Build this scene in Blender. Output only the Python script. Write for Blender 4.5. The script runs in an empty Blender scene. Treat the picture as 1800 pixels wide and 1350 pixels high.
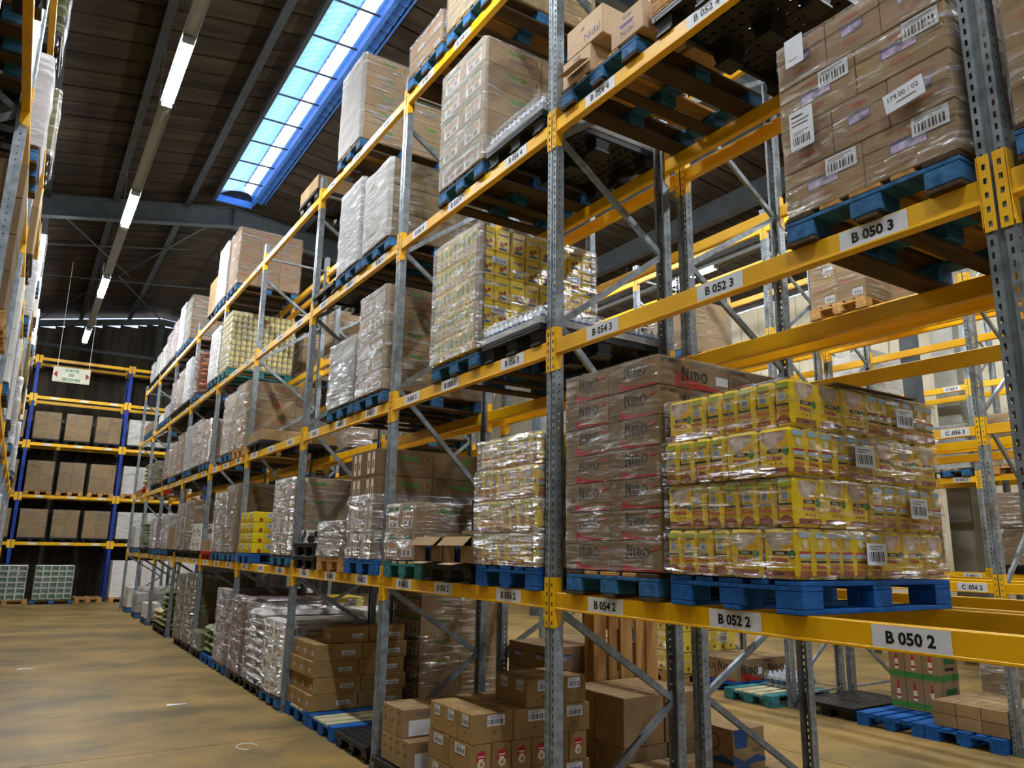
import bpy, math, random
from mathutils import Vector, Matrix, noise
RND = random.Random(11)
SC = bpy.context.scene
COL = SC.collection
PI = math.pi

# ------------------------------------------------------------------ camera
CAMP = (-2.9162, -1.2182, 1.9276); YAW, PITCH, ROLL, FPX = 0.5692, 0.2168, 0.0167, 1324.24
_f = Vector((math.sin(YAW)*math.cos(PITCH), math.cos(YAW)*math.cos(PITCH), math.sin(PITCH)))
_r = Vector((math.cos(YAW), -math.sin(YAW), 0)); _u = _r.cross(_f)
_r2 = math.cos(ROLL)*_r + math.sin(ROLL)*_u; _u2 = -math.sin(ROLL)*_r + math.cos(ROLL)*_u
cam = bpy.data.cameras.new('camera'); cam.sensor_width = 36; cam.lens = 36*FPX/1800; cam.clip_start = .05; cam.clip_end = 200
camo = bpy.data.objects.new('camera', cam); COL.objects.link(camo)
camo.matrix_world = Matrix(((_r2.x, _u2.x, -_f.x, CAMP[0]), (_r2.y, _u2.y, -_f.y, CAMP[1]), (_r2.z, _u2.z, -_f.z, CAMP[2]), (0, 0, 0, 1)))
SC.camera = camo

# ------------------------------------------------------------------ world, sun, exposure
w = bpy.data.worlds.new('sky'); SC.world = w; w.use_nodes = True
bg = w.node_tree.nodes['Background']; bg.inputs[1].default_value = 1.0
_tc = w.node_tree.nodes.new('ShaderNodeTexCoord'); _sx = w.node_tree.nodes.new('ShaderNodeSeparateXYZ'); _rp = w.node_tree.nodes.new('ShaderNodeValToRGB')
_rp.color_ramp.elements[0].position = 0.; _rp.color_ramp.elements[0].color = (.78, .86, 1, 1); _rp.color_ramp.elements[1].position = .55; _rp.color_ramp.elements[1].color = (.16, .40, 1.0, 1)
w.node_tree.links.new(_tc.outputs['Generated'], _sx.inputs[0]); w.node_tree.links.new(_sx.outputs['Z'], _rp.inputs[0]); w.node_tree.links.new(_rp.outputs[0], bg.inputs[0])
sun = bpy.data.lights.new('sun', 'SUN'); sun.energy = 4.0; sun.angle = .01; sun.color = (1, .95, .88)
suno = bpy.data.objects.new('sun', sun); COL.objects.link(suno)
suno.rotation_euler = Vector((-.75, .25, -.62)).to_track_quat('-Z', 'Y').to_euler(); suno.location = (30, -5, 30)
SC.view_settings.view_transform = 'Standard'; SC.view_settings.look = 'None'; SC.view_settings.gamma = 1
SC.view_settings.use_curve_mapping = False; SC.view_settings.exposure = 1.25
cy_ = SC.cycles; cy_.max_bounces = 4; cy_.diffuse_bounces = 3; cy_.glossy_bounces = 2; cy_.transmission_bounces = 3; cy_.transparent_max_bounces = 7
cy_.caustics_reflective = False; cy_.caustics_refractive = False; cy_.sample_clamp_indirect = 6; cy_.adaptive_threshold = .08
LAMP = 150.0      # radiance of the fluorescent tubes

# ------------------------------------------------------------------ materials
def c(h):
    h = h.lstrip('#'); v = [int(h[i:i+2], 16)/255 for i in (0, 2, 4)]
    return tuple(x/12.92 if x <= .04045 else ((x+.055)/1.055)**2.4 for x in v) + (1,)
MATS = {}
def mat(name, col, rough=.6, metal=0., var=.12, vs=4., bump=0., bs=60., spec=.4, stretch=None, col2=None, objrand=0.):
    m = bpy.data.materials.new(name); m.use_nodes = True; nt = m.node_tree; N = nt.nodes; L = nt.links
    b = N['Principled BSDF']; b.inputs['Roughness'].default_value = rough; b.inputs['Metallic'].default_value = metal
    b.inputs['Specular IOR Level'].default_value = spec
    a = c(col) if isinstance(col, str) else col
    tc = N.new('ShaderNodeTexCoord'); mp = N.new('ShaderNodeMapping'); L.new(tc.outputs['Object'], mp.inputs[0])
    if stretch: mp.inputs['Scale'].default_value = stretch
    if objrand:
        oi = N.new('ShaderNodeObjectInfo'); sc = N.new('ShaderNodeVectorMath'); sc.operation = 'ADD'
        mu = N.new('ShaderNodeMath'); mu.operation = 'MULTIPLY'; mu.inputs[1].default_value = 37.; L.new(oi.outputs['Random'], mu.inputs[0])
        L.new(mu.outputs[0], sc.inputs[1]); L.new(tc.outputs['Object'], sc.inputs[0]); L.new(sc.outputs[0], mp.inputs[0])
    if var or col2:
        nz = N.new('ShaderNodeTexNoise'); nz.inputs['Scale'].default_value = vs; nz.inputs['Detail'].default_value = 5
        L.new(mp.outputs[0], nz.inputs['Vector'])
        rp = N.new('ShaderNodeValToRGB'); rp.color_ramp.elements[0].position = .32; rp.color_ramp.elements[1].position = .68
        d = c(col2) if col2 else tuple(x*(1-var*1.6) for x in a[:3])+(1,)
        e = a if col2 else tuple(min(1, x*(1+var)) for x in a[:3])+(1,)
        rp.color_ramp.elements[0].color = d; rp.color_ramp.elements[1].color = e
        L.new(nz.outputs['Fac'], rp.inputs[0])
        out = rp.outputs[0]
        if objrand:
            hs = N.new('ShaderNodeHueSaturation'); mr = N.new('ShaderNodeMapRange'); mr.inputs[3].default_value = 1-objrand; mr.inputs[4].default_value = 1+objrand
            L.new(oi.outputs['Random'], mr.inputs[0]); L.new(mr.outputs[0], hs.inputs['Value']); L.new(out, hs.inputs['Color']); out = hs.outputs[0]
        L.new(out, b.inputs['Base Color'])
    else: b.inputs['Base Color'].default_value = a
    if bump:
        n2 = N.new('ShaderNodeTexNoise'); n2.inputs['Scale'].default_value = bs; n2.inputs['Detail'].default_value = 4
        L.new(mp.outputs[0], n2.inputs['Vector']); bp = N.new('ShaderNodeBump'); bp.inputs['Strength'].default_value = bump; bp.inputs['Distance'].default_value = .01
        L.new(n2.outputs['Fac'], bp.inputs['Height']); L.new(bp.outputs[0], b.inputs['Normal'])
    MATS[name] = m; return m
def emit(name, col, s):
    m = bpy.data.materials.new(name); m.use_nodes = True; b = m.node_tree.nodes['Principled BSDF']
    b.inputs['Base Color'].default_value = (.8, .8, .8, 1); b.inputs['Emission Color'].default_value = c(col); b.inputs['Emission Strength'].default_value = s
    MATS[name] = m
def film_mat(name, base, glint_streak, milk, rough=.16, tint=(1, 1, 1, 1)):  # white streaks on the creases are painted tube highlights; milk whitens them
    m = bpy.data.materials.new(name); m.use_nodes = True; nt = m.node_tree; N = nt.nodes; L = nt.links; N.clear()
    out = N.new('ShaderNodeOutputMaterial'); mix = N.new('ShaderNodeMixShader'); tr = N.new('ShaderNodeBsdfTransparent'); tr.inputs[0].default_value = (.96, .96, .95, 1)
    gl = N.new('ShaderNodeBsdfGlossy'); gl.inputs['Roughness'].default_value = rough; gl.inputs[0].default_value = (1, 1, 1, 1)
    df = N.new('ShaderNodeBsdfDiffuse'); df.inputs[0].default_value = tint
    m2 = N.new('ShaderNodeMixShader'); m2.inputs[0].default_value = milk; L.new(gl.outputs[0], m2.inputs[1]); L.new(df.outputs[0], m2.inputs[2])
    tc = N.new('ShaderNodeTexCoord'); oi = N.new('ShaderNodeObjectInfo'); ad = N.new('ShaderNodeVectorMath'); mu = N.new('ShaderNodeMath'); mu.operation = 'MULTIPLY'; mu.inputs[1].default_value = 23.
    L.new(oi.outputs['Random'], mu.inputs[0]); L.new(tc.outputs['Object'], ad.inputs[0]); L.new(mu.outputs[0], ad.inputs[1])
    def tex(scale, rot, sc, det, ridged=False, rough=.55):
        mp = N.new('ShaderNodeMapping'); mp.inputs['Scale'].default_value = scale; mp.inputs['Rotation'].default_value = rot; L.new(ad.outputs[0], mp.inputs[0])
        t = N.new('ShaderNodeTexNoise'); t.inputs['Scale'].default_value = sc; t.inputs['Detail'].default_value = det; t.inputs['Roughness'].default_value = rough
        L.new(mp.outputs[0], t.inputs['Vector']); return t
    def rng(src, a0, a1, b0, b1):
        r = N.new('ShaderNodeMapRange'); r.inputs[1].default_value = a0; r.inputs[2].default_value = a1; r.inputs[3].default_value = b0; r.inputs[4].default_value = b1; L.new(src, r.inputs[0]); return r
    def mth(op, p, q):
        k = N.new('ShaderNodeMath'); k.operation = op
        for i, v in enumerate((p, q)):
            if isinstance(v, float): k.inputs[i].default_value = v
            else: L.new(v, k.inputs[i])
        return k
    line = tex((1.1, 1.1, 13), (.20, .12, 0), 2.4, 3, rough=.6); fold = tex((1.5, 1.5, 5), (-.55, .45, 0), 2.6, 2); mask = tex((1, 1, 1.6), (0, 0, 0), 2.1, 0)
    l1 = rng(line.outputs['Fac'], .54, .66, 0., 1.); f1 = rng(fold.outputs['Fac'], .56, .70, 0., .8); k1 = rng(mask.outputs['Fac'], .36, .58, .2, 1.)
    st_ = mth('MULTIPLY', mth('MAXIMUM', l1.outputs[0], f1.outputs[0]).outputs[0], k1.outputs[0])
    fac = mth('ADD', mth('MULTIPLY', st_.outputs[0], float(glint_streak)).outputs[0], float(base))
    lw = N.new('ShaderNodeLayerWeight'); lw.inputs[0].default_value = .25; m3 = mth('ADD', mth('MULTIPLY', lw.outputs['Facing'], .22).outputs[0], fac.outputs[0])
    hgt = mth('ADD', line.outputs['Fac'], mth('MULTIPLY', fold.outputs['Fac'], 1.6).outputs[0])
    bp = N.new('ShaderNodeBump'); bp.inputs['Strength'].default_value = 1.0; bp.inputs['Distance'].default_value = .20; L.new(hgt.outputs[0], bp.inputs['Height'])
    L.new(bp.outputs[0], gl.inputs['Normal']); L.new(m3.outputs[0], mix.inputs[0]); L.new(tr.outputs[0], mix.inputs[1]); L.new(m2.outputs[0], mix.inputs[2]); L.new(mix.outputs[0], out.inputs[0])
    MATS[name] = m
mat('yellow', '#ffbe00', .42, 0, .10, 3, .05, 40, .5, objrand=.06)
mat('steel', '#8d969b', .38, .35, .22, 14, .04, 80, objrand=.1)
mat('steel_dark', '#6a7277', .5, .4, .2, 10)
mat('post_blue', '#1d3f9c', .5, 0, .15, 5)
mat('card', '#a18660', .8, 0, .10, 3, .12, 90, .2, objrand=.12)
mat('card_dark', '#7d6748', .8, 0, .10, 3, .12, 90, .2, objrand=.1)
mat('card_gold', '#9c7e50', .8, 0, .10, 3, .12, 90, .2, objrand=.07)
mat('card_pink', '#a38768', .8, 0, .08, 3, .1, 90, .2, objrand=.08)
mat('card_milk', '#897250', .8, 0, .08, 3, .1, 90, .2, objrand=.06)
mat('card_pale', '#c6ab8c', .8, 0, .08, 3, .1, 90, .2, objrand=.08)
mat('card_white', '#e4e2dc', .7, 0, .05, 3, .05, 90, .3)
mat('tape', '#c9a678', .35, 0, .05, 5, spec=.5)
mat('slit', '#3a2a1a', .9, 0, 0)
mat('wood', '#c0935a', .8, 0, .2, 3, .25, 25, .2, stretch=(1, 9, 9), objrand=.15)
mat('wood_old', '#503f2d', .85, 0, .2, 3, .25, 25, .2, stretch=(1, 9, 9), objrand=.15)
mat('wood_blue', '#1a66b4', .7, 0, .0, 5, .2, 30, .3, stretch=(1, 6, 6), col2='#114c8e', objrand=.12)
mat('wood_blue_worn', '#3a78a8', .75, 0, 0, 4, .2, 30, .3, stretch=(1, 6, 6), col2='#1b4c7c', objrand=.12)
mat('wood_white', '#c9c29c', .8, 0, .2, 3, .25, 25, .2, stretch=(1, 9, 9), objrand=.1)
mat('wood_teal', '#3f8c8c', .75, 0, 0, 4, .2, 30, .3, stretch=(1, 6, 6), col2='#24616a', objrand=.1)
mat('plastic_black', '#15161a', .5, 0, .1, 8)
mat('plastic_red', '#c62018', .45, 0, .1, 8)
mat('ink', '#2b2521', .7, 0, 0); mat('ink_black', '#101010', .6, 0, 0); mat('ink_grey', '#7d7066', .7, 0, 0)
mat('red_mute', '#ad6a55', .7, 0, 0); mat('red', '#b3221f', .6, 0, 0); mat('red_script', '#c2473c', .7, 0, 0); mat('green', '#438636', .7, 0, 0); mat('green_dark', '#2f6b33', .6, 0, 0)
mat('blue_print', '#2a4f86', .6, 0, 0); mat('violet', '#57527c', .7, 0, 0); mat('white', '#eeeeee', .55, 0, .03, 5); mat('white_paper', '#dfe3ea', .6, 0, .04, 5)
mat('bar_grey', '#8b93a3', .6, 0, .3, 60, stretch=(1, 1, .02)); mat('orange_print', '#b98f62', .6, 0, .2, 30); mat('cream', '#e6d9bd', .6, 0, .1, 20)
mat('window_goods', '#b9a9cc', .35, 0, .5, 22, spec=.6)
mat('yellow_pack', '#f0cc10', .28, 0, .06, 6, spec=.5, objrand=.05); mat('yellow_deep', '#f0b400', .38, 0, .06, 6, spec=.5)
mat('brown_band', '#9a4f24', .4, 0, .12, 20, spec=.5); mat('lime', '#b5c62a', .4, 0, .1, 12); mat('pet', '#9a7158', .45, 0, 0, 16, col2='#efe2cf'); mat('pale_blue', '#a9c3d6', .4, 0, .1, 20)
mat('yellow_carton', '#e9cf10', .6, 0, .06, 5); mat('can_paper', '#d6cc84', .4, 0, .06, 8); mat('can_gold', '#c9b98a', .35, .3, .1, 10); mat('can_lid', '#d9d6cc', .3, .8, .05, 10)
mat('grey_tray', '#b9bdc0', .6, 0, .05, 5); mat('bottle', '#cfd8e2', .08, 0, 0, spec=.9); mat('bottle_label', '#3c5f98', .4, 0, .2, 30); mat('cap', '#b9c6d4', .3, 0, 0)
mat('bag_green', '#7c8a2a', .45, 0, .0, 9, .2, 18, .6, col2='#3e4f1c'); mat('bag_yellow', '#c8a94c', .45, 0, 0, 9, .2, 18, .6, col2='#d9d0b4'); mat('bag_red', '#a34f35', .4, 0, 0, 9, .2, 18, .6, col2='#d39a72')
mat('bag_white', '#d9d6d0', .4, 0, 0, 9, .2, 18, .6, col2='#a58f8a'); mat('olive', '#6a6428', .5, 0, 0, 8, col2='#4a431c'); mat('plum_card', '#8a6f66', .7, 0, 0, 9, col2='#6d4a48')
mat('green_pack', '#4f7a5c', .5, 0, 0, 14, col2='#2f4a3c'); mat('mint', '#9fc7a0', .5, 0, .1, 9); mat('grey_goods', '#b7b6b2', .6, 0, 0, 5, col2='#8f9296', objrand=.1); mat('tan_goods', '#b59a6a', .6, 0, 0, 12, col2='#8d7a52', objrand=.1)
mat('concrete', '#8f8e84', .8, 0, .18, 2.2, .2, 25); mat('girder', '#4b5256', .6, .1, .15, 3); mat('girder_dark', '#383d40', .6, .1, .15, 3)
mat('roof', '#42382c', .85, 0, 0, 1.6, .35, 14, .15, stretch=(.4, 2.5, 1), col2='#241e18', objrand=.2)
mat('plank', '#4f483c', .85, 0, 0, 2.2, .35, 20, .2, stretch=(1, 1, .25), col2='#2c2721', objrand=.2)
mat('clad', '#d6ccb0', .6, 0, .08, 1.5, objrand=.05); mat('plaster', '#8d877b', .85, 0, .1, 1.2)
mat('sky_frame', '#3f78c8', .45, .2, .1, 5); mat('lamp_body', '#8f9396', .5, .3, .05, 5); mat('sign_white', '#e9ead2', .5, 0, .05, 6); mat('sign_green', '#3d8a5e', .6, 0, 0)
emit('tube', '#f4f9ff', LAMP)
film_mat('film', .04, .70, .22, .22); film_mat('film_glare_soft', .26, .62, .5, .24, (.80, .80, .78, 1)); film_mat('film_light', .02, .36, .15, .2); film_mat('film_mid', .14, .78, .38, .24, (.86, .87, .88, 1)); film_mat('film_glare', .48, .50, .62, .28, (.84, .85, .87, 1)); film_mat('film_gold', .03, .62, .12, .2, (1, .86, .55, 1))  # the whiter variants carry lamp reflection painted in as diffuse white
def floor_mat():
    m = bpy.data.materials.new('floor_concrete'); m.use_nodes = True; nt = m.node_tree; N = nt.nodes; L = nt.links; b = N['Principled BSDF']
    g = N.new('ShaderNodeNewGeometry'); n1 = N.new('ShaderNodeTexNoise'); n1.inputs['Scale'].default_value = .8; n1.inputs['Detail'].default_value = 9; n1.inputs['Roughness'].default_value = .68
    mp = N.new('ShaderNodeMapping'); mp.inputs['Scale'].default_value = (.9, 1.2, 1); mp.inputs['Rotation'].default_value = (0, 0, .2); L.new(g.outputs['Position'], mp.inputs[0]); L.new(mp.outputs[0], n1.inputs['Vector'])
    rp = N.new('ShaderNodeValToRGB'); e = rp.color_ramp.elements; e[0].position = .36; e[0].color = c('#66562f'); e[1].position = .62; e[1].color = c('#a8843c'); x = e.new(.48); x.color = c('#8a7036')
    L.new(n1.outputs['Fac'], rp.inputs[0])
    n2 = N.new('ShaderNodeTexNoise'); n2.inputs['Scale'].default_value = 38; n2.inputs['Detail'].default_value = 6; L.new(g.outputs['Position'], n2.inputs['Vector'])
    mx = N.new('ShaderNodeMix'); mx.data_type = 'RGBA'; mx.blend_type = 'OVERLAY'; mx.inputs[0].default_value = .35; L.new(rp.outputs[0], mx.inputs[6]); L.new(n2.outputs['Color'], mx.inputs[7])
    hs = N.new('ShaderNodeHueSaturation'); hs.inputs['Saturation'].default_value = .95; L.new(mx.outputs[2], hs.inputs['Color']); L.new(hs.outputs[0], b.inputs['Base Color'])
    mr = N.new('ShaderNodeMapRange'); mr.inputs[3].default_value = .38; mr.inputs[4].default_value = .62; L.new(n1.outputs['Fac'], mr.inputs[0]); L.new(mr.outputs[0], b.inputs['Roughness'])
    bp = N.new('ShaderNodeBump'); bp.inputs['Strength'].default_value = .08; L.new(n2.outputs['Fac'], bp.inputs['Height']); L.new(bp.outputs[0], b.inputs['Normal']); MATS['floor_concrete'] = m
floor_mat()
def pane_mat(name, transp, tint, trans):
    m = bpy.data.materials.new(name); m.use_nodes = True; nt = m.node_tree; N = nt.nodes; L = nt.links; N.clear()
    o = N.new('ShaderNodeOutputMaterial'); mx = N.new('ShaderNodeMixShader'); t = N.new('ShaderNodeBsdfTransparent'); t.inputs[0].default_value = tint
    tl = N.new('ShaderNodeBsdfTranslucent'); tl.inputs[0].default_value = trans
    g = N.new('ShaderNodeTexCoord'); nz = N.new('ShaderNodeTexNoise'); nz.inputs['Scale'].default_value = 3; nz.inputs['Detail'].default_value = 5; L.new(g.outputs['Object'], nz.inputs['Vector'])
    mr = N.new('ShaderNodeMapRange'); mr.inputs[1].default_value = .3; mr.inputs[2].default_value = .7; mr.inputs[3].default_value = 1-transp-.18; mr.inputs[4].default_value = 1-transp+.18; L.new(nz.outputs['Fac'], mr.inputs[0]); L.new(mr.outputs[0], mx.inputs[0])
    L.new(t.outputs[0], mx.inputs[1]); L.new(tl.outputs[0], mx.inputs[2]); L.new(mx.outputs[0], o.inputs[0]); MATS[name] = m
pane_mat('pane_blue', .55, (.8, .92, 1, 1), (.8, .9, 1, 1)); pane_mat('pane_white', .10, (1, 1, 1, 1), (.97, .96, .92, 1))

# ------------------------------------------------------------------ mesh helpers
TXT = {}
def text_geo(s, bold):
    k = (s, bold)
    if k not in TXT:
        cu = bpy.data.curves.new('t', 'FONT'); cu.body = s; cu.align_x = 'CENTER'; cu.align_y = 'CENTER'; cu.resolution_u = 2; cu.size = 1.0; cu.offset = .034 if bold else .0
        o = bpy.data.objects.new('t', cu); COL.objects.link(o); dg = bpy.context.evaluated_depsgraph_get(); dg.update(); me = o.evaluated_get(dg).to_mesh()
        vs = [(v.co.x, v.co.y) for v in me.vertices]; fs = [tuple(p.vertices) for p in me.polygons]
        o.evaluated_get(dg).to_mesh_clear(); bpy.data.objects.remove(o); bpy.data.curves.remove(cu)
        ys = [v[1] for v in vs] or [0, 1]; h = max(ys)-min(ys); cy = (max(ys)+min(ys))/2; xs = [v[0] for v in vs] or [0]; cx = (max(xs)+min(xs))/2
        TXT[k] = ([((x-cx)/h, (y-cy)/h) for x, y in vs], fs, (max(xs)-min(xs))/h)
    return TXT[k]
def _nido():
    R_ = lambda x0, y0, x1, y1: [(x0, y0), (x1, y0), (x1, y1), (x0, y1)]; G_ = []
    G_ += [R_(-.04, -.15, .20, .95), R_(.58, .0, .80, .95), [(.0, 1.1), (.24, 1.1), (.80, .1), (.80, -.02), (.62, -.02)], R_(-.12, -.15, .28, -.07), R_(.50, .93, .92, 1.0)]        # N
    G_ += [R_(1.04, .0, 1.30, .80), R_(.98, 0, 1.36, .07), R_(.98, .73, 1.36, .80)]                                                                                                   # I
    G_ += [R_(1.52, 0, 1.77, .80), R_(1.46, 0, 1.60, .07), R_(1.46, .73, 1.60, .80)]                                                                                                 # D
    arc = lambda cx, cy, rx, ry, a0, a1, n: [(cx+rx*math.cos(a0+(a1-a0)*i/n), cy+ry*math.sin(a0+(a1-a0)*i/n)) for i in range(n+1)]
    def band(cx, cy, rx, ry, tx, ty, a0, a1, n):
        o, q = arc(cx, cy, rx, ry, a0, a1, n), arc(cx, cy, rx-tx, ry-ty, a0, a1, n); return [[o[i], o[i+1], q[i+1], q[i]] for i in range(n)]
    G_ += band(1.73, .4, .52, .40, .25, .12, -PI/2, PI/2, 8); G_ += band(2.86, .4, .48, .43, .24, .12, 0, 2*PI, 16)
    return G_
NIDO = _nido()
class MB:
    def __init__(s): s.v = []; s.f = []; s.m = []; s.mats = []; s.sm = []
    def mi(s, n):
        if n not in s.mats: s.mats.append(n)
        return s.mats.index(n)
    def face(s, pts, m, smooth=False):
        i = len(s.v); s.v += [tuple(p) for p in pts]; s.f.append(tuple(range(i, i+len(pts)))); s.m.append(s.mi(m)); s.sm.append(smooth)
    def raw(s, vs, fs, m, smooth=False):
        i = len(s.v); s.v += [tuple(p) for p in vs]; k = s.mi(m)
        for f in fs: s.f.append(tuple(i+a for a in f)); s.m.append(k); s.sm.append(smooth)
    def box(s, a, b, m, bev=0.):
        x0, y0, z0 = a; x1, y1, z1 = b
        if bev <= 0:
            s.raw([(x0, y0, z0), (x1, y0, z0), (x1, y1, z0), (x0, y1, z0), (x0, y0, z1), (x1, y0, z1), (x1, y1, z1), (x0, y1, z1)],
                  [(0, 3, 2, 1), (4, 5, 6, 7), (0, 1, 5, 4), (1, 2, 6, 5), (2, 3, 7, 6), (3, 0, 4, 7)], m); return
        vs = []; idx = {}
        for ix, X in ((0, x0), (1, x1)):
            for iy, Y in ((0, y0), (1, y1)):
                for iz, Z in ((0, z0), (1, z1)):
                    sx, sy, sz = (1 if ix == 0 else -1)*bev, (1 if iy == 0 else -1)*bev, (1 if iz == 0 else -1)*bev
                    for ax, p in (('x', (X, Y+sy, Z+sz)), ('y', (X+sx, Y, Z+sz)), ('z', (X+sx, Y+sy, Z))): idx[(ix, iy, iz, ax)] = len(vs); vs.append(p)
        g = lambda a, b_, c_, ax: idx[(a, b_, c_, ax)]; fs = []
        fs += [(g(0,0,0,'x'), g(0,0,1,'x'), g(0,1,1,'x'), g(0,1,0,'x')), (g(1,0,0,'x'), g(1,1,0,'x'), g(1,1,1,'x'), g(1,0,1,'x')),
               (g(0,0,0,'y'), g(1,0,0,'y'), g(1,0,1,'y'), g(0,0,1,'y')), (g(0,1,0,'y'), g(0,1,1,'y'), g(1,1,1,'y'), g(1,1,0,'y')),
               (g(0,0,0,'z'), g(0,1,0,'z'), g(1,1,0,'z'), g(1,0,0,'z')), (g(0,0,1,'z'), g(1,0,1,'z'), g(1,1,1,'z'), g(0,1,1,'z'))]
        for p in (0, 1):
            for q in (0, 1):
                fs.append((g(0,p,q,'y'), g(1,p,q,'y'), g(1,p,q,'z'), g(0,p,q,'z'))); fs.append((g(p,0,q,'x'), g(p,1,q,'x'), g(p,1,q,'z'), g(p,0,q,'z'))); fs.append((g(p,q,0,'x'), g(p,q,1,'x'), g(p,q,1,'y'), g(p,q,0,'y')))
                for r in (0, 1): fs.append((g(p,q,r,'x'), g(p,q,r,'y'), g(p,q,r,'z')))
        s.raw(vs, fs, m)
    def bar(s, p, q, w, d, m, up=(0, 0, 1)):
        p = Vector(p); q = Vector(q); t = (q-p).normalized(); a = t.cross(Vector(up))
        if a.length < 1e-4: a = t.cross(Vector((1, 0, 0)))
        a.normalize(); b = t.cross(a); vs = []
        for o in (p, q):
            for i, j in ((-1, -1), (1, -1), (1, 1), (-1, 1)): vs.append(o+a*(w/2*i)+b*(d/2*j))
        s.raw(vs, [(0, 1, 2, 3), (7, 6, 5, 4), (0, 4, 5, 1), (1, 5, 6, 2), (2, 6, 7, 3), (3, 7, 4, 0)], m)
    def tube(s, pts, r, n, m):
        pts = [Vector(p) for p in pts]; vs = []; fs = []
        for i, p in enumerate(pts):
            t = (pts[min(i+1, len(pts)-1)]-pts[max(i-1, 0)]).normalized(); a = t.cross(Vector((0, 0, 1)))
            if a.length < 1e-3: a = Vector((1, 0, 0))
            a.normalize(); b = t.cross(a)
            for k in range(n): vs.append(p+a*(r*math.cos(2*PI*k/n))+b*(r*math.sin(2*PI*k/n)))
        for i in range(len(pts)-1):
            for k in range(n): fs.append((i*n+k, i*n+(k+1) % n, (i+1)*n+(k+1) % n, (i+1)*n+k))
        s.raw(vs, fs, m, True)
    def lathe(s, prof, n, m, o=(0, 0, 0)):
        vs = []; fs = []
        for r, z in prof:
            for k in range(n): vs.append((o[0]+r*math.cos(2*PI*k/n), o[1]+r*math.sin(2*PI*k/n), o[2]+z))
        for i in range(len(prof)-1):
            for k in range(n): fs.append((i*n+k, i*n+(k+1) % n, (i+1)*n+(k+1) % n, (i+1)*n+k))
        s.raw(vs, fs, m, True)
    def prints(s, dims, o, items):
        """flat print on the faces of a box of size dims whose low corner is o"""
        dx, dy, dz = dims; ox, oy, oz = o
        fr = {'-x': ((ox, oy+dy, oz), (0, -1, 0), (0, 0, 1), (-1, 0, 0), dy, dz), '-y': ((ox, oy, oz), (1, 0, 0), (0, 0, 1), (0, -1, 0), dx, dz),
              '+x': ((ox+dx, oy, oz), (0, 1, 0), (0, 0, 1), (1, 0, 0), dy, dz), '+y': ((ox+dx, oy+dy, oz), (-1, 0, 0), (0, 0, 1), (0, 1, 0), dx, dz),
              '+z': ((ox, oy+dy, oz+dz), (0, -1, 0), (1, 0, 0), (0, 0, 1), dy, dx)}
        cnt = 0
        for it in items:
            faces, kind, a = it[0], it[1], it[2:]
            for fk in faces.split():
                P, U, V, Nn, W, H = fr[fk]; P = Vector(P); U = Vector(U); V = Vector(V); Nn = Vector(Nn)
                cnt += 1; off = .0006+.00011*cnt
                pt = lambda u, v, e=0: P+U*(u*W)+V*(v*H)+Nn*(off+e)
                if kind == 'rect': u0, v0, u1, v1, m = a; s.face([pt(u0, v0), pt(u1, v0), pt(u1, v1), pt(u0, v1)], m)
                elif kind == 'poly': s.face([pt(*q) for q in a[0]], a[1])
                elif kind == 'disc':
                    u, v, r, m = a; s.face([P+U*(u*W+r*math.cos(t*PI/8))+V*(v*H+r*math.sin(t*PI/8))+Nn*off for t in range(16)], m)
                elif kind == 'text':
                    tx, u, v, h, m = a[:5]; bold = len(a) > 5 and a[5]; vs, fs, wd = text_geo(tx, bold); sc = h*H; sx = sc
                    if len(a) > 6 and a[6] and wd*sc > a[6]*W: sx = a[6]*W/wd
                    s.raw([P+U*(u*W+x*sx)+V*(v*H+y*sc)+Nn*off for x, y in vs], fs, m)
                elif kind == 'nido':
                    u, v, h, m = a
                    for gl in NIDO:
                        s.face([P+U*(u*W+(x-1.62)*h*H*.86)+V*(v*H+(y-.5)*h*H)+Nn*off for x, y in gl], m)
                elif kind == 'bar':
                    u0, v0, u1, v1 = a[:4]; s.face([pt(u0, v0), pt(u1, v0), pt(u1, v1), pt(u0, v1)], 'white_paper')
                    n = 9; h0 = v0+(v1-v0)*.15; h1 = v0+(v1-v0)*.62; wd = (u1-u0)*.84/n
                    for i in range(n):
                        ua = u0+(u1-u0)*.08+wd*i; ub = ua+wd*(.35+.35*((i*7) % 3)/2); s.face([pt(ua, h0, .0004), pt(ub, h0, .0004), pt(ub, h1, .0004), pt(ua, h1, .0004)], 'ink_grey' if n % 2 == 0 else 'ink')
                    for q in (.72, .84): s.face([pt(u0+(u1-u0)*.1, v0+(v1-v0)*q, .0004), pt(u0+(u1-u0)*(.6+.25*(q > .8)), v0+(v1-v0)*q, .0004), pt(u0+(u1-u0)*(.6+.25*(q > .8)), v0+(v1-v0)*(q+.05), .0004), pt(u0+(u1-u0)*.1, v0+(v1-v0)*(q+.05), .0004)], 'ink_grey')
    def mesh(s, name):
        me = bpy.data.meshes.new(name); me.from_pydata(s.v, [], s.f)
        for n in s.mats: me.materials.append(MATS[n])
        me.polygons.foreach_set('material_index', s.m); me.polygons.foreach_set('use_smooth', s.sm); me.update(); return me
def link(name, me, parent=None, loc=(0, 0, 0), rz=0.):
    o = bpy.data.objects.new(name, me); COL.objects.link(o); o.location = loc
    if rz: o.rotation_euler = (0, 0, rz)
    if parent: o.parent = parent
    return o
def tag(o, label=None, cat=None, group=None, kind=None):
    if label: o['label'] = label
    if cat: o['category'] = cat
    if group: o['group'] = group
    if kind: o['kind'] = kind
    return o
def thing(name, loc, label, cat, group=None, rz=0.):
    o = link(name, None, None, loc, rz); o.empty_display_size = .1; return tag(o, label, cat, group)
def struct(name, me): return tag(link(name, me), kind='structure')
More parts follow.
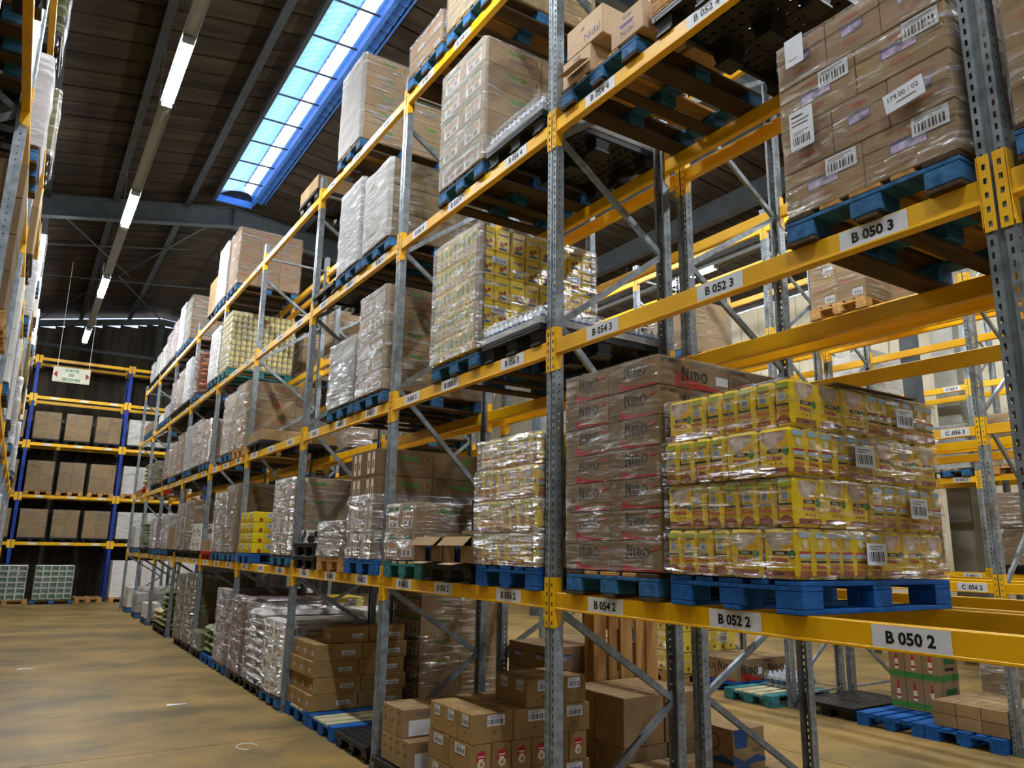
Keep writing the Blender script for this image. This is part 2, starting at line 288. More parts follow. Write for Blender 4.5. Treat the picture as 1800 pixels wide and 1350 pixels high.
ORD = ['first', 'second', 'third', 'fourth', 'fifth', 'sixth', 'seventh', 'eighth', 'ninth', 'tenth', 'eleventh']
POS = ['near', 'middle', 'far']

# ------------------------------------------------------------------ the hall
XL, XW, YF, YB = -9.0, 15.0, -10.0, 30.3
XR, ZR, SL, SR = .8, 10.75, .19, -.10
def zroof(x): return ZR+SL*(x-XR) if x < XR else ZR+SR*(x-XR)
# floor: slabs with open joints
fm = MB(); fm.box((XL, YF, -.2), (XW, YB+.3, -.03), 'concrete'); flo = struct('floor', fm.mesh('floor'))
jy = [YF, -4.9, 1.1, 7.1, 13.1, 19.1, 25.1, YB+.3]; jx = [XL, -3.9, 3.9, 9.9, XW]
for i in range(len(jy)-1):
    for k in range(len(jx)-1):
        m = MB(); m.box((jx[k]+.009, jy[i]+.009, -.03), (jx[k+1]-.009, jy[i+1]-.009, 0), 'floor_concrete', .003); link('floor_slab', m.mesh('floor_slab'), flo)
# walls
def plank_wall(name, x0, x1, y, w, zt, m, axis):
    b = MB()
    if axis == 'x': b.box((x0, y+.05, 0), (x1, y+.12, 8.4), m)
    else: b.box((y+.05, x0, 0), (y+.12, x1, 8.9), m)
    wl = struct(name, b.mesh(name)); n = int((x1-x0)/w); w = (x1-x0)/n; cache = {}
    for i in range(n):
        z = zt((x0+w*(i+.5))) ; z = round(z, 1)
        if z not in cache:
            p = MB()
            if axis == 'x': p.box((-w/2-.012, 0, -z/2), (w/2+.012, .03, z/2), m, .006)
            else: p.box((0, -w/2-.012, -z/2), (.03, w/2+.012, z/2), m, .010)
            cache[z] = p.mesh('plank')
        dj = .034*(i % 2)+.003*RND.random()
        link('plank' if axis == 'x' else 'cladding_panel', cache[z], wl, (x0+w*(i+.5), y+dj, z/2) if axis == 'x' else (y+dj, x0+w*(i+.5), z/2))
    return wl
wb = plank_wall('wall_back', XL, XW, YB, .3, lambda x: zroof(x)-.42, 'plank', 'x')
plank_wall('wall_right', YF, YB, XW, .33, lambda y: 9.2, 'clad', 'y')
m = MB(); m.box((XL-.2, YF, 0), (XL, YB, 9.2), 'plaster'); struct('wall_left', m.mesh('wall_left'))
m = MB(); DX = [XL, -3.2, .4, 2.4, 6.0, 9, 12.6, XW]      # dock door openings behind the camera
for i in range(0, 7):
    if i % 2 == 0: m.box((DX[i], YF-.2, 0), (DX[i+1], YF, 4.6), 'plaster')
m.box((XL, YF-.2, 4.6), (XW, YF, 10.8), 'plaster'); struct('wall_front', m.mesh('wall_front'))
m = MB(); m.box((-40, -60, -.25), (40, YF-.2, -.05), 'concrete'); struct('ground_outside', m.mesh('ground'))
# roof
SX0, SX1, SY0, SY1 = .22, 1.10, -8.5, 17.7
m = MB()
def slab(m, x0, x1, y0, y1, t0, t1, mt):
    z0, z1 = zroof(x0), zroof(x1)
    vs = [(x0, y0, z0+t0), (x1, y0, z1+t0), (x1, y1, z1+t0), (x0, y1, z0+t0), (x0, y0, z0+t1), (x1, y0, z1+t1), (x1, y1, z1+t1), (x0, y1, z0+t1)]
    m.raw(vs, [(0, 3, 2, 1), (4, 5, 6, 7), (0, 1, 5, 4), (1, 2, 6, 5), (2, 3, 7, 6), (3, 0, 4, 7)], mt)
for x0, x1, y0, y1 in ((XL-.3, SX0, YF-.3, YB+.6), (SX1, XW+.3, YF-.3, YB+.6), (SX0, XR, YF-.3, SY0), (XR, SX1, YF-.3, SY0), (SX0, XR, SY1, YB+.6), (XR, SX1, SY1, YB+.6)): slab(m, x0, x1, y0, y1, .05, .10, 'roof')
cei = struct('ceiling', m.mesh('ceiling'))
ml = MB(); slab(ml, XL, SX0, -.262, .262, .0, .046, 'roof'); mr_ = MB(); slab(mr_, SX1, XW, -.262, .262, .0, .046, 'roof'); ml = ml.mesh('roof_panel'); mr_ = mr_.mesh('roof_panel')
y = YF+.3
while y < YB:
    for mm in (ml, mr_): o = link('roof_panel', mm, cei, (0, y, .012*RND.random()))
    y += .57
# ridge skylight
wn = MB()
for x, dz in ((SX0-.03, -.16), (SX1+.03, -.16)): wn.box((x-.04, SY0, zroof(x)+dz), (x+.04, SY1+.1, zroof(x)+.12), 'girder_dark' if x < .5 else 'sky_frame')
wn.box((SX0, SY1, 10.45), (SX1, SY1+.06, 10.62), 'sky_frame'); wn.box((SX0, SY0-.06, 10.45), (SX1, SY0, 10.62), 'sky_frame')
wn.tube([(1.42, SY0, 10.66), (1.42, SY1, 10.66)], .02, 8, 'sky_frame'); wn.tube([(.88, SY0, 11.02), (.88, SY1, 11.02)], .025, 8, 'sky_frame')
win = struct('window_1', wn.mesh('window'))
def corr(p, q, y0, y1, n, amp, mt):
    b = MB(); vs = []; fs = []; p = Vector(p); q = Vector(q); nn = Vector((-(q.z-p.z), 0, q.x-p.x)).normalized()
    for i in range(n+1):
        t = y0+(y1-y0)*i/n; a = amp*(1 if i % 2 else -1)
        for e in (p, q): vs.append((e.x+nn.x*a, t, e.z+nn.z*a))
    for i in range(n): fs.append((2*i, 2*i+1, 2*i+3, 2*i+2))
    b.raw(vs, fs, mt); return b.mesh('pane')
pl = corr((SX0, 0, 10.62), (.88, 0, 11.0), 0, 1.04, 12, .012, 'pane_blue'); pr = corr((.88, 0, 11.0), (SX1, 0, 10.72), 0, 1.04, 8, .008, 'pane_white')
sc_ = corr((SX1+.08, 0, 10.70), (SX1+.27, 0, 10.66), 0, 1.04, 8, .03, 'sky_frame')
tie = MB(); tie.bar((SX0, 0, 10.63), (SX1, 0, 10.66), .025, .03, 'girder_dark'); tie = tie.mesh('bar')
y = SY0
while y < SY1-.5:
    link('pane', pl, win, (0, y, 0)); link('pane', pr, win, (0, y, 0)); link('edge_sheet', sc_, win, (0, y, 0)); link('glazing_bar', tie, win, (0, y, 0)); y += 1.05
e_ = MB(); e_.face([(SX0, SY1, 10.62), (SX1, SY1, 10.62), (SX1, SY1, 10.72), (.88, SY1, 11.0)], 'pane_blue'); e_.face([(SX0, SY0, 10.62), (SX1, SY0, 10.62), (SX1, SY0, 10.72), (.88, SY0, 11.0)], 'pane_blue'); link('gable_pane', e_.mesh('pane'), win)
# girders (I sections following the roof), purlins, bracing
tn = 0
def trim(m):
    global tn; tn += 1; return struct('trim_%d' % tn, m.mesh('trim'))
for gy, d in ((-6, .48), (6.2, .48), (18.4, .50)):
    m = MB()
    for x0, x1 in ((XL, XR), (XR, XW)):
        for t0, t1, hw in ((-d, -.0, .012), (-.02, 0, .11), (-d-.02, -d, .11)):
            for yy in (0,):
                z0, z1 = zroof(x0)-.12, zroof(x1)-.12
                vs = [(x0, gy-hw, z0+t0), (x1, gy-hw, z1+t0), (x1, gy+hw, z1+t0), (x0, gy+hw, z0+t0), (x0, gy-hw, z0+t1), (x1, gy-hw, z1+t1), (x1, gy+hw, z1+t1), (x0, gy+hw, z0+t1)]
                m.raw(vs, [(0, 3, 2, 1), (4, 5, 6, 7), (0, 1, 5, 4), (1, 2, 6, 5), (2, 3, 7, 6), (3, 0, 4, 7)], 'girder')
    m.box((XR-.015, gy-.1, ZR-.64), (XR+.015, gy+.1, ZR-.1), 'girder_dark')
    for x in (XL+.2, 10.6): m.box((x-.12, gy-.12, 0), (x+.12, gy+.12, zroof(x)-.5), 'girder')
    trim(m)
m = MB()
for x0, x1 in ((XL, XR), (XR, XW)): m.bar((x0, YB-.12, zroof(x0)-.30), (x1, YB-.12, zroof(x1)-.30), .14, .22, 'girder')
for x in (-3.3, .8, 6.5): m.box((x-.12, YB-.16, 0), (x+.12, YB-.02, zroof(x)-.4), 'girder_dark')
for z in (3.0, 6.2, 8.95): m.bar((XL, YB-.05, z), (XW, YB-.05, z), .06, .12, 'girder')
trim(m)
for x in (-6.5, -4.9, -3.34, -1.95, -.35, 2.6, 4.4, 6.2, 8, 11.5, 13.2):
    m = MB(); z = zroof(x); hd = .16; m.box((x-.045, YF, z-hd), (x+.045, YB, z-.005), 'girder_dark'); m.box((x-.07, YF, z-hd-.01), (x+.07, YB, z-hd), 'girder_dark'); trim(m)
m = MB(); m.box((9.55, YF, zroof(9.66)-.5), (9.75, YB, zroof(9.66)-.01), 'girder_dark'); trim(m)
m = MB()
for a, b_ in (((-3.3, 18.5), (-1.0, 24.3)), ((-3.3, 30), (-1.4, 24.3)), ((.7, 18.5), (-1.3, 24.3)), ((.7, 30), (-1.3, 24.3)), ((-3.3, 24.3), (2.5, 24.3)), ((-3.3, 21.5), (.3, 21.5))):
    m.tube([(a[0], a[1], zroof(a[0])-.24), (b_[0], b_[1], zroof(b_[0])-.24)], .022, 6, 'girder')
trim(m)
m = MB(); m.box((12.3, 6.25, 0), (12.62, 6.7, zroof(12.6)-.1), 'concrete', .02); trim(m)

# ------------------------------------------------------------------ lamps
def lamp_unit():
    b = MB(); b.box((-.07, -.9, 0), (.07, .9, .054), 'lamp_body', .01)
    for s in (-1, 1): b.box((-.075, s*.88-.02, -.06), (.075, s*.88+.02, .02), 'lamp_body', .005)
    t = MB()
    for x in (-.035, .035): t.tube([(x, -.85, -.03), (x, .85, -.03)], .026, 8, 'tube')
    d = MB(); d.tube([(0, .95, -.03), (0, 1.03, -.03)], .05, 8, 'lamp_body'); d.tube([(0, 1.1, .02), (0, 1.5, .02)], .012, 6, 'lamp_body')
    return b.mesh('housing'), t.mesh('tube'), d.mesh('cable_end')
LH, LT, LC = lamp_unit()
rowl = {-1.86: ('over the main aisle', [-7.2, -1.7, 3.9, 9.35, 14.65, 20.15, 25.75]), 4.15: ('over the aisle behind the racks', [-2, 4, 10, 16, 22]), 9.9: ('added over the far right aisle', [-1, 5, 11, 17])}  # last row is unseen, added to brighten the beige wall
for x, (nm, ys) in rowl.items():
    zt = 8.42
    t = MB(); t.box((-.03, ys[0]-1.5, .065), (.03, ys[-1]+1.2, .14), 'lamp_body', .008); t.box((-.085, ys[0]-1.5, .055), (.085, ys[-1]+1.2, .066), 'lamp_body'); [t.box((q_*.085-.004, ys[0]-1.5, .02), (q_*.085+.004, ys[-1]+1.2, .056), 'lamp_body') for q_ in (-1, 1)]
    tr = link('lighting_trunking', t.mesh('trunking'), None, (x, 0, zt)); tag(tr, 'long grey metal trunking carrying the fluorescent lamps ' + nm, 'trunking')
    h = MB(); n = 0
    for yy in ys: h.tube([(0, yy+2.2, .14), (0, yy+2.2, zroof(x)-zt-.02)], .006, 5, 'steel_dark')
    link('hanger', h.mesh('hanger'), tr)
    for i, yy in enumerate(ys):
        o = thing('fluorescent_lamp', (x, yy, zt), 'lit white fluorescent lamp %s, %s from the front end' % (nm, ORD[i]), 'lamp', 'fluorescent lamps on the trunking')
        link('housing', LH, o); link('tube', LT, o); link('cable_end', LC, o)
# emergency exit sign
o = thing('exit_sign', (-2.18, 23.6, 6.43), 'hanging white emergency exit sign with green letters and red arrows', 'sign')
b = MB(); b.box((-.47, -.015, 0), (.47, .015, .44), 'sign_white', .006)
b.prints((.94, .03, .44), (-.47, -.015, 0), [('-y', 'text', 'SORTIE', .5, .80, .19, 'sign_green', True), ('-y', 'text', 'DE', .5, .5, .17, 'sign_green', True), ('-y', 'text', 'SECOURS', .5, .2, .19, 'sign_green', True), ('-y', 'poly', [(.02, .5), (.12, .28), (.12, .72)], 'red'), ('-y', 'poly', [(.98, .5), (.88, .72), (.88, .28)], 'red')])
link('board', b.mesh('board'), o)
for s in (-.38, .42): b = MB(); b.tube([(s, 0, .44), (s, 0, zroof(-2.18+s)-6.43-.05)], .008, 5, 'white'); link('wire', b.mesh('wire'), o)

# ------------------------------------------------------------------ pallet racks
YS = [-2.80, 0, 2.849, 5.533, 8.322, 11.175, 13.982, 16.797, 19.595, 22.45, 25.3]     # frame positions, index 1 = nearest frame in view
LV = [0, 1.67, 3.339, 5.005, 6.67]; BH = .105; HT = 6.93
def holed(m, P, U, V, u0, u1, z0, z1, per, ua, ub, za, zb, mt):
    P = Vector(P); U = Vector(U); V = Vector(V); n = int((z1-z0)/per)
    q = lambda a, b_, d, e: m.face([P+U*a+V*b_, P+U*d+V*b_, P+U*d+V*e, P+U*a+V*e], mt)
    q(u0, z0, ua, z1); q(ub, z0, u1, z1)
    for i in range(n):
        z = z0+i*per; q(ua, z, ub, z+za); q(ua, z+zb, ub, z+per)
    q(ua, z0+n*per, ub, z1)
def post_mesh(mt, H=HT, holes=True):
    m = MB(); Z = (0, 0, 1); w = .05
    for s in (-1, 1):
        if holes:
            holed(m, (0, s*.033, 0), (0, 1, 0), Z, -.017, .017, 0, H, .05, -.005, .005, .012, .038, mt)
            holed(m, (0, s*w, 0), (1, 0, 0), Z, 0, .07, 0, H, .05, .028, .038, .02, .03, mt)
        else:
            m.face([(0, s*.016, 0), (0, s*w, 0), (0, s*w, H), (0, s*.016, H)], mt); m.face([(0, s*w, 0), (.07, s*w, 0), (.07, s*w, H), (0, s*w, H)], mt)
        m.face([(0, s*.016, 0), (.012, s*.011, 0), (.012, s*.011, H), (0, s*.016, H)], mt); m.face([(.07, s*w, 0), (.07, s*.028, 0), (.07, s*.028, H), (.07, s*w, H)], mt)
        m.face([(.07, s*.028, 0), (.06, s*.028, 0), (.06, s*.028, H), (.07, s*.028, H)], mt)
    m.face([(.012, -.011, 0), (.012, .011, 0), (.012, .011, H), (.012, -.011, H)], mt); return m.mesh('post')
PM = post_mesh('steel')
def frame_meshes(depth, mir):
    br = []; a, b_ = (depth-.06, .06) if mir else (.06, depth-.06)
    nodes = [(a, .22), (b_, .93), (a, 1.56), (b_, 2.5), (a, 3.47), (b_, 4.2), (a, 4.9), (b_, 5.65), (a, 6.3)]
    for (x0, z0), (x1, z1) in zip(nodes, nodes[1:]):
        m = MB(); m.bar((x0, 0, z0), (x1, 0, z1), .045, .03, 'steel', (0, 1, 0)); br.append(m.mesh('brace'))
    for z in (.16, HT-.25): m = MB(); m.bar((a, 0, z), (b_, 0, z), .04, .028, 'steel'); br.append(m.mesh('brace'))
    return br
m = MB(); m.box((-.03, -.07, 0), (.10, .07, .008), 'steel_dark'); m.box((-.01, -.055, .008), (.08, -.051, .08), 'steel_dark'); m.box((-.01, .051, .008), (.08, .055, .08), 'steel_dark'); BP = m.mesh('base_plate')
FD = {}
def upright(x, y, depth, label, flip=False, detail=True):
    o = thing('upright_frame', (x, y, 0), label, 'rack frame', 'galvanised rack frames', PI if flip else 0)
    link('post', PM, o); link('post', PM, o, (depth, 0, 0), PI); link('base_plate', BP, o); link('base_plate', BP, o, (depth, 0, 0), PI)
    mir = x in (1.30, 7.05)
    if (depth, mir) not in FD: FD[(depth, mir)] = frame_meshes(depth, mir)
    if detail:
        for b_ in FD[(depth, mir)]: link('brace', b_, o)
    return o
def connector(s):
    m = MB(); z0, z1 = -.115, BH+.09; y0, y1 = (-.049, -.006) if s > 0 else (.006, .049)
    # front plate lies on the post face, side plate on the beam end; s=+1: post at +y of the beam end
    holed(m, (-.004, 0, 0), (0, 1, 0), (0, 0, 1), y0, y1, z0, z1, .058, (y0+y1)/2-.007, (y0+y1)/2+.007, .018, .042, 'yellow')
    ye = -.052*s
    m.box((-.004, min(ye, ye-.004*s), z0+.02), (.052, max(ye, ye-.004*s), z1), 'yellow', .001); m.face([(-.004, ye-.004*s, z0), (.05, ye-.004*s, z0+.02), (-.004, ye-.004*s, z0+.02)], 'yellow')
    m.box((-.005, y0 if s > 0 else y1-.003, z0), (.0, (y0+.003) if s > 0 else y1, z1), 'yellow'); return m.mesh('connector')
CN = {1: connector(1), -1: connector(-1)}
BM = {}
def beam(x, ya, yb, z, label, flip=False, codes=None, group='yellow rack beams'):
    """ya, yb: centres of the two posts. z: top of the beam"""
    L_ = round(yb-ya-.112, 3); s = -1 if flip else 1
    if L_ not in BM:
        m = MB(); m.box((0, -L_/2, .012), (.05, L_/2, BH), 'yellow', .004); m.box((-.004, -L_/2, 0), (.05, L_/2, .014), 'yellow', .003); BM[L_] = m.mesh('bar')
    o = thing('rack_beam', (x, (ya+yb)/2, z-BH), label, 'rack beam', group, PI if flip else 0)
    link('bar', BM[L_], o); h = (yb-ya)/2; link('connector', CN[1], o, (0, h, 0)); link('connector', CN[-1], o, (0, -h, 0))
    if codes:
        for cd, yy in codes:
            m = MB(); m.box((-.0028, -.155, .010), (-.0004, .155, .098), 'white_paper'); m.prints((.0024, .31, .088), (-.0028, -.155, .010), [('-x', 'text', cd, .5, .5, .56, 'ink_black', True, .84)])
            link('location_label', m.mesh('location_label'), o, (0, (yy-(ya+yb)/2)*s, 0))
    return o
def slot_y(b, s, ys=YS):
    wd = (ys[b+1]-ys[b]-.1)/3; return ys[b]+.05+wd*(s+.5)
LN = {1: 'second', 2: 'third', 3: 'fourth', 4: 'top'}
def code(b, s, l): return 'B %03d %d' % (50+6*(b-1)+2*s, l+1)
XB = [0, 1.12, 1.30, 2.54]
for b in range(len(YS)):
    n = 'outside the right edge' if b == 0 else ORD[b-1]+' from the camera'
    upright(0, YS[b], 1.12, 'galvanised perforated rack frame along the main aisle, '+n)
    if b < 9: upright(1.30, YS[b], 1.24, 'galvanised rack frame of the back row, '+n)
LY = {(1, 0): .49, (1, 1): 1.345, (1, 2): 2.30, (2, 0): 3.34, (2, 1): 4.31}
for b in range(10):
    for l in range(1, 5):
        if b == 0 and l > 2: continue
        cds = [(code(b, s, l), LY.get((b, s), slot_y(b, s))) for s in range(3)] if b > 0 else None
        nm = 'yellow front beam labelled %s' % cds[0][0] + ' to ' + cds[2][0] if b else 'yellow front beam beyond the nearest frame, %s level' % LN[l]
        beam(0, YS[b], YS[b+1], LV[l], nm, codes=cds)
        if b == 0: continue
        beam(1.12, YS[b], YS[b+1], LV[l], 'yellow rear beam behind the beam labelled ' + cds[0][0], True)
        if b < 8:
            beam(1.30, YS[b], YS[b+1], LV[l], 'yellow inner beam of the back row, %s level, %s bay' % (LN[l], ORD[b-1]))
            beam(2.54, YS[b], YS[b+1], LV[l], 'yellow outer beam of the back row, %s level, %s bay' % (LN[l], ORD[b-1]), True)
# rack row C and D across the second aisle
for x, d, nm, cd, bs in ((5.75, 1.12, 'across the second aisle', 'C', range(1, 6)), (7.05, 1.12, 'back to back across the second aisle', None, range(1, 6)), (11.2, 1.0, 'in front of the beige wall', 'D', range(1, 5))):
    for b in bs:
        upright(x, YS[b], d, 'galvanised rack frame %s, %s from the right' % (nm, ORD[b-1]))
        if b == bs[-1]: continue
        for l in range(1, 5 if cd != 'D' else 4):
            cds = None
            if cd == 'C' and b == 2 and l < 3: cds = [('C .056 %d' % (l+1), 3.12)]
            if cd == 'D' and b == 3 and l < 4: cds = [('D 062 %d' % (l+1), 5.82)]
            beam(x, YS[b], YS[b+1], LV[l], 'yellow front beam %s, %s level, %s bay' % (nm, LN[l], ORD[b-1]), codes=cds)
            beam(x+d, YS[b], YS[b+1], LV[l], 'yellow rear beam %s, %s level, %s bay' % (nm, LN[l], ORD[b-1]), True)
# rack row A, close on the left of the camera
YA = [1.9, 4.75, 7.6, 10.45, 13.3, 16.15, 19.0, 21.85, 24.7]; XA = -3.23
for i, yy in enumerate(YA):
    upright(XA, yy, 1.12, 'galvanised rack frame at the left edge, %s from the camera' % ORD[i], True)
    if i < len(YA)-1:
        for l in range(1, 5): beam(XA, yy, YA[i+1], LV[l], 'yellow front beam at the left edge, %s level, %s bay' % (LN[l], ORD[i]), True)
# blue rack along the back wall
PB = post_mesh('post_blue', 8.2, False)
XE = [-5.95, -3.05, -.17, 2.71]; ZE = [1.93, 3.47, 5.20, 6.79, 8.13]; YE = 28.6
for i, x in enumerate(XE):
    o = thing('blue_rack_frame', (x, YE, 0), 'blue rack frame in front of the back wall, %s from the left' % ORD[i], 'rack frame', 'blue rack frames')
    link('post', PB, o, (0, 0, 0), PI/2); link('post', PB, o, (0, 1.1, 0), -PI/2); link('base_plate', BP, o, (0, 0, 0), PI/2)
    for k in range(9): m = MB(); z = .3+k*.85; m.bar((0, .07 if k % 2 else 1.03, z), (0, 1.03 if k % 2 else .07, z+.8), .04, .03, 'post_blue'); link('brace', m.mesh('brace'), o)
    if i < 3:
        for l, z in enumerate(ZE):
            for yy, nm in ((0, 'front'), (1.06, 'rear')):
                o = thing('rack_beam', (x, YE+yy, z-BH), 'yellow %s beam of the blue rack, %s level up, %s bay' % (nm, ORD[l], ORD[i]), 'rack beam', 'beams of the blue rack')
                m = MB(); m.box((.06, 0, 0), (XE[i+1]-x-.06, .045, BH), 'yellow', .004); link('bar', m.mesh('bar'), o)
                for xx in (.06, XE[i+1]-x-.06): m = MB(); m.box((xx-.05, -.006, -.09), (xx+.05, .0, BH+.07), 'yellow', .002); link('connector', m.mesh('connector'), o)
                if yy == 0 and l < 4:
                    for s in range(3): m = MB(); m.box((.48+.92*s, -.004, .02), (.72+.92*s, -.001, .085), 'white_paper'); link('location_label', m.mesh('location_label'), o)

# ------------------------------------------------------------------ pallets (1.2 deep along x, 0.8 wide along y, 0.144 high)
def pallet_parts(mt, mt2=None, bare=None):
    P = []
    mt2 = mt2 or mt; mb = bare or mt
    for y, wd in ((-.3275, .145), (-.17, .10), (0, .145), (.17, .10), (.3275, .145)):
        b = MB(); b.box((-.6, y-wd/2, .122), (.6, y+wd/2, .144), mt2 if abs(y) in (.17, 0) else mb, .003); P.append(('deck_board', b.mesh('deck_board')))
    for x in (-.5275, 0, .5275):
        b = MB(); b.box((x-.0725, -.4, .10), (x+.0725, .4, .1215), mt, .003); P.append(('stringer_board', b.mesh('stringer_board')))
        for y in (-.3275, 0, .3275):
            b = MB(); w_ = .0725 if y else .0725; b.box((x-.0725, y-w_, .0225), (x+.0725, y+w_, .0995), mt, .004); P.append(('block', b.mesh('block')))
    for y in (-.3275, 0, .3275):
        b = MB(); b.box((-.6, y-.05 if y == 0 else y-.0725, 0), (.6, y+.05 if y == 0 else y+.0725, .022), mb, .003); P.append(('bottom_board', b.mesh('bottom_board')))
    return P
def plastic_parts(mt):
    P = []; b = MB()
    for i in range(15): x = -.575+i*1.15/14; b.box((x-.027, -.37, .125), (x+.027, .37, .144), mt)
    for i in range(11): y = -.37+i*.074; b.box((-.58, y-.026, .127), (.58, y+.026, .1435), mt)
    P.append(('deck_grid', b.mesh('deck_grid'))); b = MB()
    for s in (-1, 1): b.box((-.6, s*.385-.015, .10), (.6, s*.385+.015, .150), mt, .004); b.box((s*.585-.015, -.37, .10), (s*.585+.015, .37, .150), mt, .004)
    P.append(('rim', b.mesh('rim')))
    for x in (-.51, 0, .51):
        for y in (-.32, 0, .32):
            b = MB(); r = .06; vs = []
            for z, q in ((.125, .075), (.02, .055)): vs += [(x-q, y-q, z), (x+q, y-q, z), (x+q, y+q, z), (x-q, y+q, z)]
            b.raw(vs, [(4, 5, 6, 7), (0, 1, 5, 4), (1, 2, 6, 5), (2, 3, 7, 6), (3, 0, 4, 7)], mt); b.box((x-.075, y-.06, 0), (x+.075, y+.06, .02), mt, .003); P.append(('foot', b.mesh('foot')))
    return P
PAL = {'blue': (pallet_parts('wood_blue'), 'bright blue wooden pallet'), 'worn': (pallet_parts('wood_blue_worn', 'wood', 'wood_old'), 'worn blue wooden pallet'), 'slat': (pallet_parts('wood_blue', 'wood_white', 'wood_blue'), 'blue pallet with pale slats'), 'teal': (pallet_parts('wood_teal', 'wood_white', 'wood_teal'), 'teal wooden pallet'),
       'wood': (pallet_parts('wood'), 'bare wooden pallet'), 'black': (plastic_parts('plastic_black'), 'black plastic pallet'), 'red': (plastic_parts('plastic_red'), 'red plastic pallet'), 'dark': (pallet_parts('wood_blue_worn', 'wood_old', 'wood_old'), 'dark blue wooden pallet')}
def joined(parts):
    v = []; f = []; mi = []; mats = []
    for _, me in parts:
        o = len(v); v += [tuple(q.co) for q in me.vertices]
        for p in me.polygons:
            f.append(tuple(o+i for i in p.vertices)); n = me.materials[p.material_index]
            if n not in mats: mats.append(n)
            mi.append(mats.index(n))
    me = bpy.data.meshes.new('pallet'); me.from_pydata(v, [], f); [me.materials.append(n) for n in mats]; me.polygons.foreach_set('material_index', mi); me.update(); return me
PALJ = {k: joined(v[0]) for k, v in PAL.items()}
def pallet(kind, x, y, z, where, rz=0., far=False, rx=None):
    lb = PAL[kind][1]+' '+where
    if far: return tag(link('pallet', PALJ[kind], None, (x, y, z), rz), lb, 'pallet', 'pallets')
    o = thing('pallet', (x, y, z), lb, 'pallet', 'pallets', rz)
    for n, me in PAL[kind][0]: link(n, me, o)
    return o

# ------------------------------------------------------------------ cartons
CT = {}
def carton(key, dims, mt, items=(), tape=True):
    k = (key, tuple(round(d, 3) for d in dims))
    if k not in CT:
        dx, dy, dz = dims; b = MB(); b.box((-dx/2, -dy/2, 0), (dx/2, dy/2, dz), mt, .005)
        st = [i for i in items if i[1] == 'bar' or i[-1] == 'white_paper']; its = [i for i in items if i not in st]
        if tape: its = [('+z', 'rect', .44, 0, .56, 1, 'tape'), ('+z', 'rect', .485, 0, .515, 1, 'slit')] + its
        b.prints(dims, (-dx/2, -dy/2, 0), its); me2 = []
        for it in st:
            for fc in it[0].split():
                if fc in ('-x', '-y'): q = MB(); q.prints([d+.004 for d in dims], (-dx/2-.002, -dy/2-.002, -.002), [(fc,)+tuple(it[1:])]); me2.append(q.mesh('sticker'))
        CT[k] = (b.mesh('carton'), me2)
    return CT[k]
def put_carton(name, pair, parent, loc, rz):
    o = link(name, pair[0], parent, loc, rz)
    for q in pair[1]: link('sticker', q, o)
    return o
T = 'text'; RC = 'rect'
I_NESTLE = [('-y +y', T, 'Nestlé', .56, .72, .22, 'green', True), ('-y +y', RC, .42, .38, .82, .46, 'ink_grey'), ('-y +y', RC, .42, .30, .64, .33, 'ink_grey'), ('-y +y', RC, .90, .62, .915, .78, 'slit'),
    ('-x +x', RC, .16, .12, .84, .88, 'white'), ('-x +x', RC, .16, .72, .84, .88, 'green_dark'), ('-x +x', RC, .20, .40, .80, .68, 'orange_print'), ('-x +x', RC, .26, .16, .44, .36, 'ink_grey'), ('-x +x', RC, .56, .16, .74, .36, 'ink_grey'), ('-x +x', RC, .48, .12, .52, .88, 'card')]
I_SIDE_STRIP = I_NESTLE[:4] + [('-x +x', RC, .22, .10, .42, .9, 'cream'), ('-x +x', RC, .55, .10, .75, .9, 'cream'), ('-x +x', RC, .26, .3, .38, .6, 'ink_grey'), ('-x +x', RC, .59, .3, .71, .6, 'ink_grey')]
I_NIDO = [('-x +x', 'poly', [(.0, 1), (.0, 0), (.22, 0), (.25, .45), (.18, .66), (.27, .98)], 'card_dark'), ('-x +x', 'poly', [(.24, .02), (.96, .02), (.96, .07), (.62, .09), (.38, .17), (.25, .32)], 'red'),
    ('-x +x', 'nido', .54, .66, .38, 'ink'), ('-x +x', RC, .46, .88, .60, .96, 'ink_grey'), ('-x +x', T, '12 x 900 g', .82, .92, .10, 'ink', False, .3), ('-x +x', 'poly', [(.78, .66), (.94, .74), (.95, .80), (.80, .74)], 'red_script'), ('-x +x', RC, .46, .46, .72, .49, 'ink_grey'), ('-x +x', RC, .46, .39, .72, .42, 'ink_grey'), ('-x +x', RC, .50, .32, .70, .35, 'ink_grey'),
    ('-y +y', T, 'LIFT HERE!', .14, .87, .13, 'ink', True, .24), ('-y +y', 'poly', [(.02, .02), (.2, .02), (.22, .4), (.19, .7), (.05, .7)], 'card_dark'), ('-y +y', 'poly', [(.21, .02), (.95, .02), (.95, .08), (.6, .2), (.22, .55)], 'red'), ('-y +y', 'nido', .50, .50, .42, 'ink'), ('-y +y', T, '12 x 900 g', .86, .88, .12, 'ink', False, .2), ('-y +y', RC, .46, .82, .6, .94, 'ink_grey'), ('-y +y', RC, .80, .28, .98, .58, 'white_paper')]
def i_window(red=True, lab=False):
    r = [('-x -y +x', RC, 0, .66, 1, .675, 'slit'), ('-x -y +x', RC, .30, .44, .70, .66, 'violet'), ('-x -y +x', RC, .31, .44, .69, .60, 'window_goods'), ('-x -y +x', T, 'Guigoz', .5, .82, .13, 'red_script'), ('-x -y +x', T, 'Guigoz', .5, .26, .13, 'red_script')]
    return r + ([('-x', 'bar', .55, .58, .93, .96)] if lab else [])
I_LABEL = [('-x -y +x', 'bar', .56, .30, .84, .56), ('-x -y +x +y', RC, 0, .62, .42, .63, 'slit'), ('-x -y', T, '⇧⇧', .22, .80, .10, 'ink', False)]
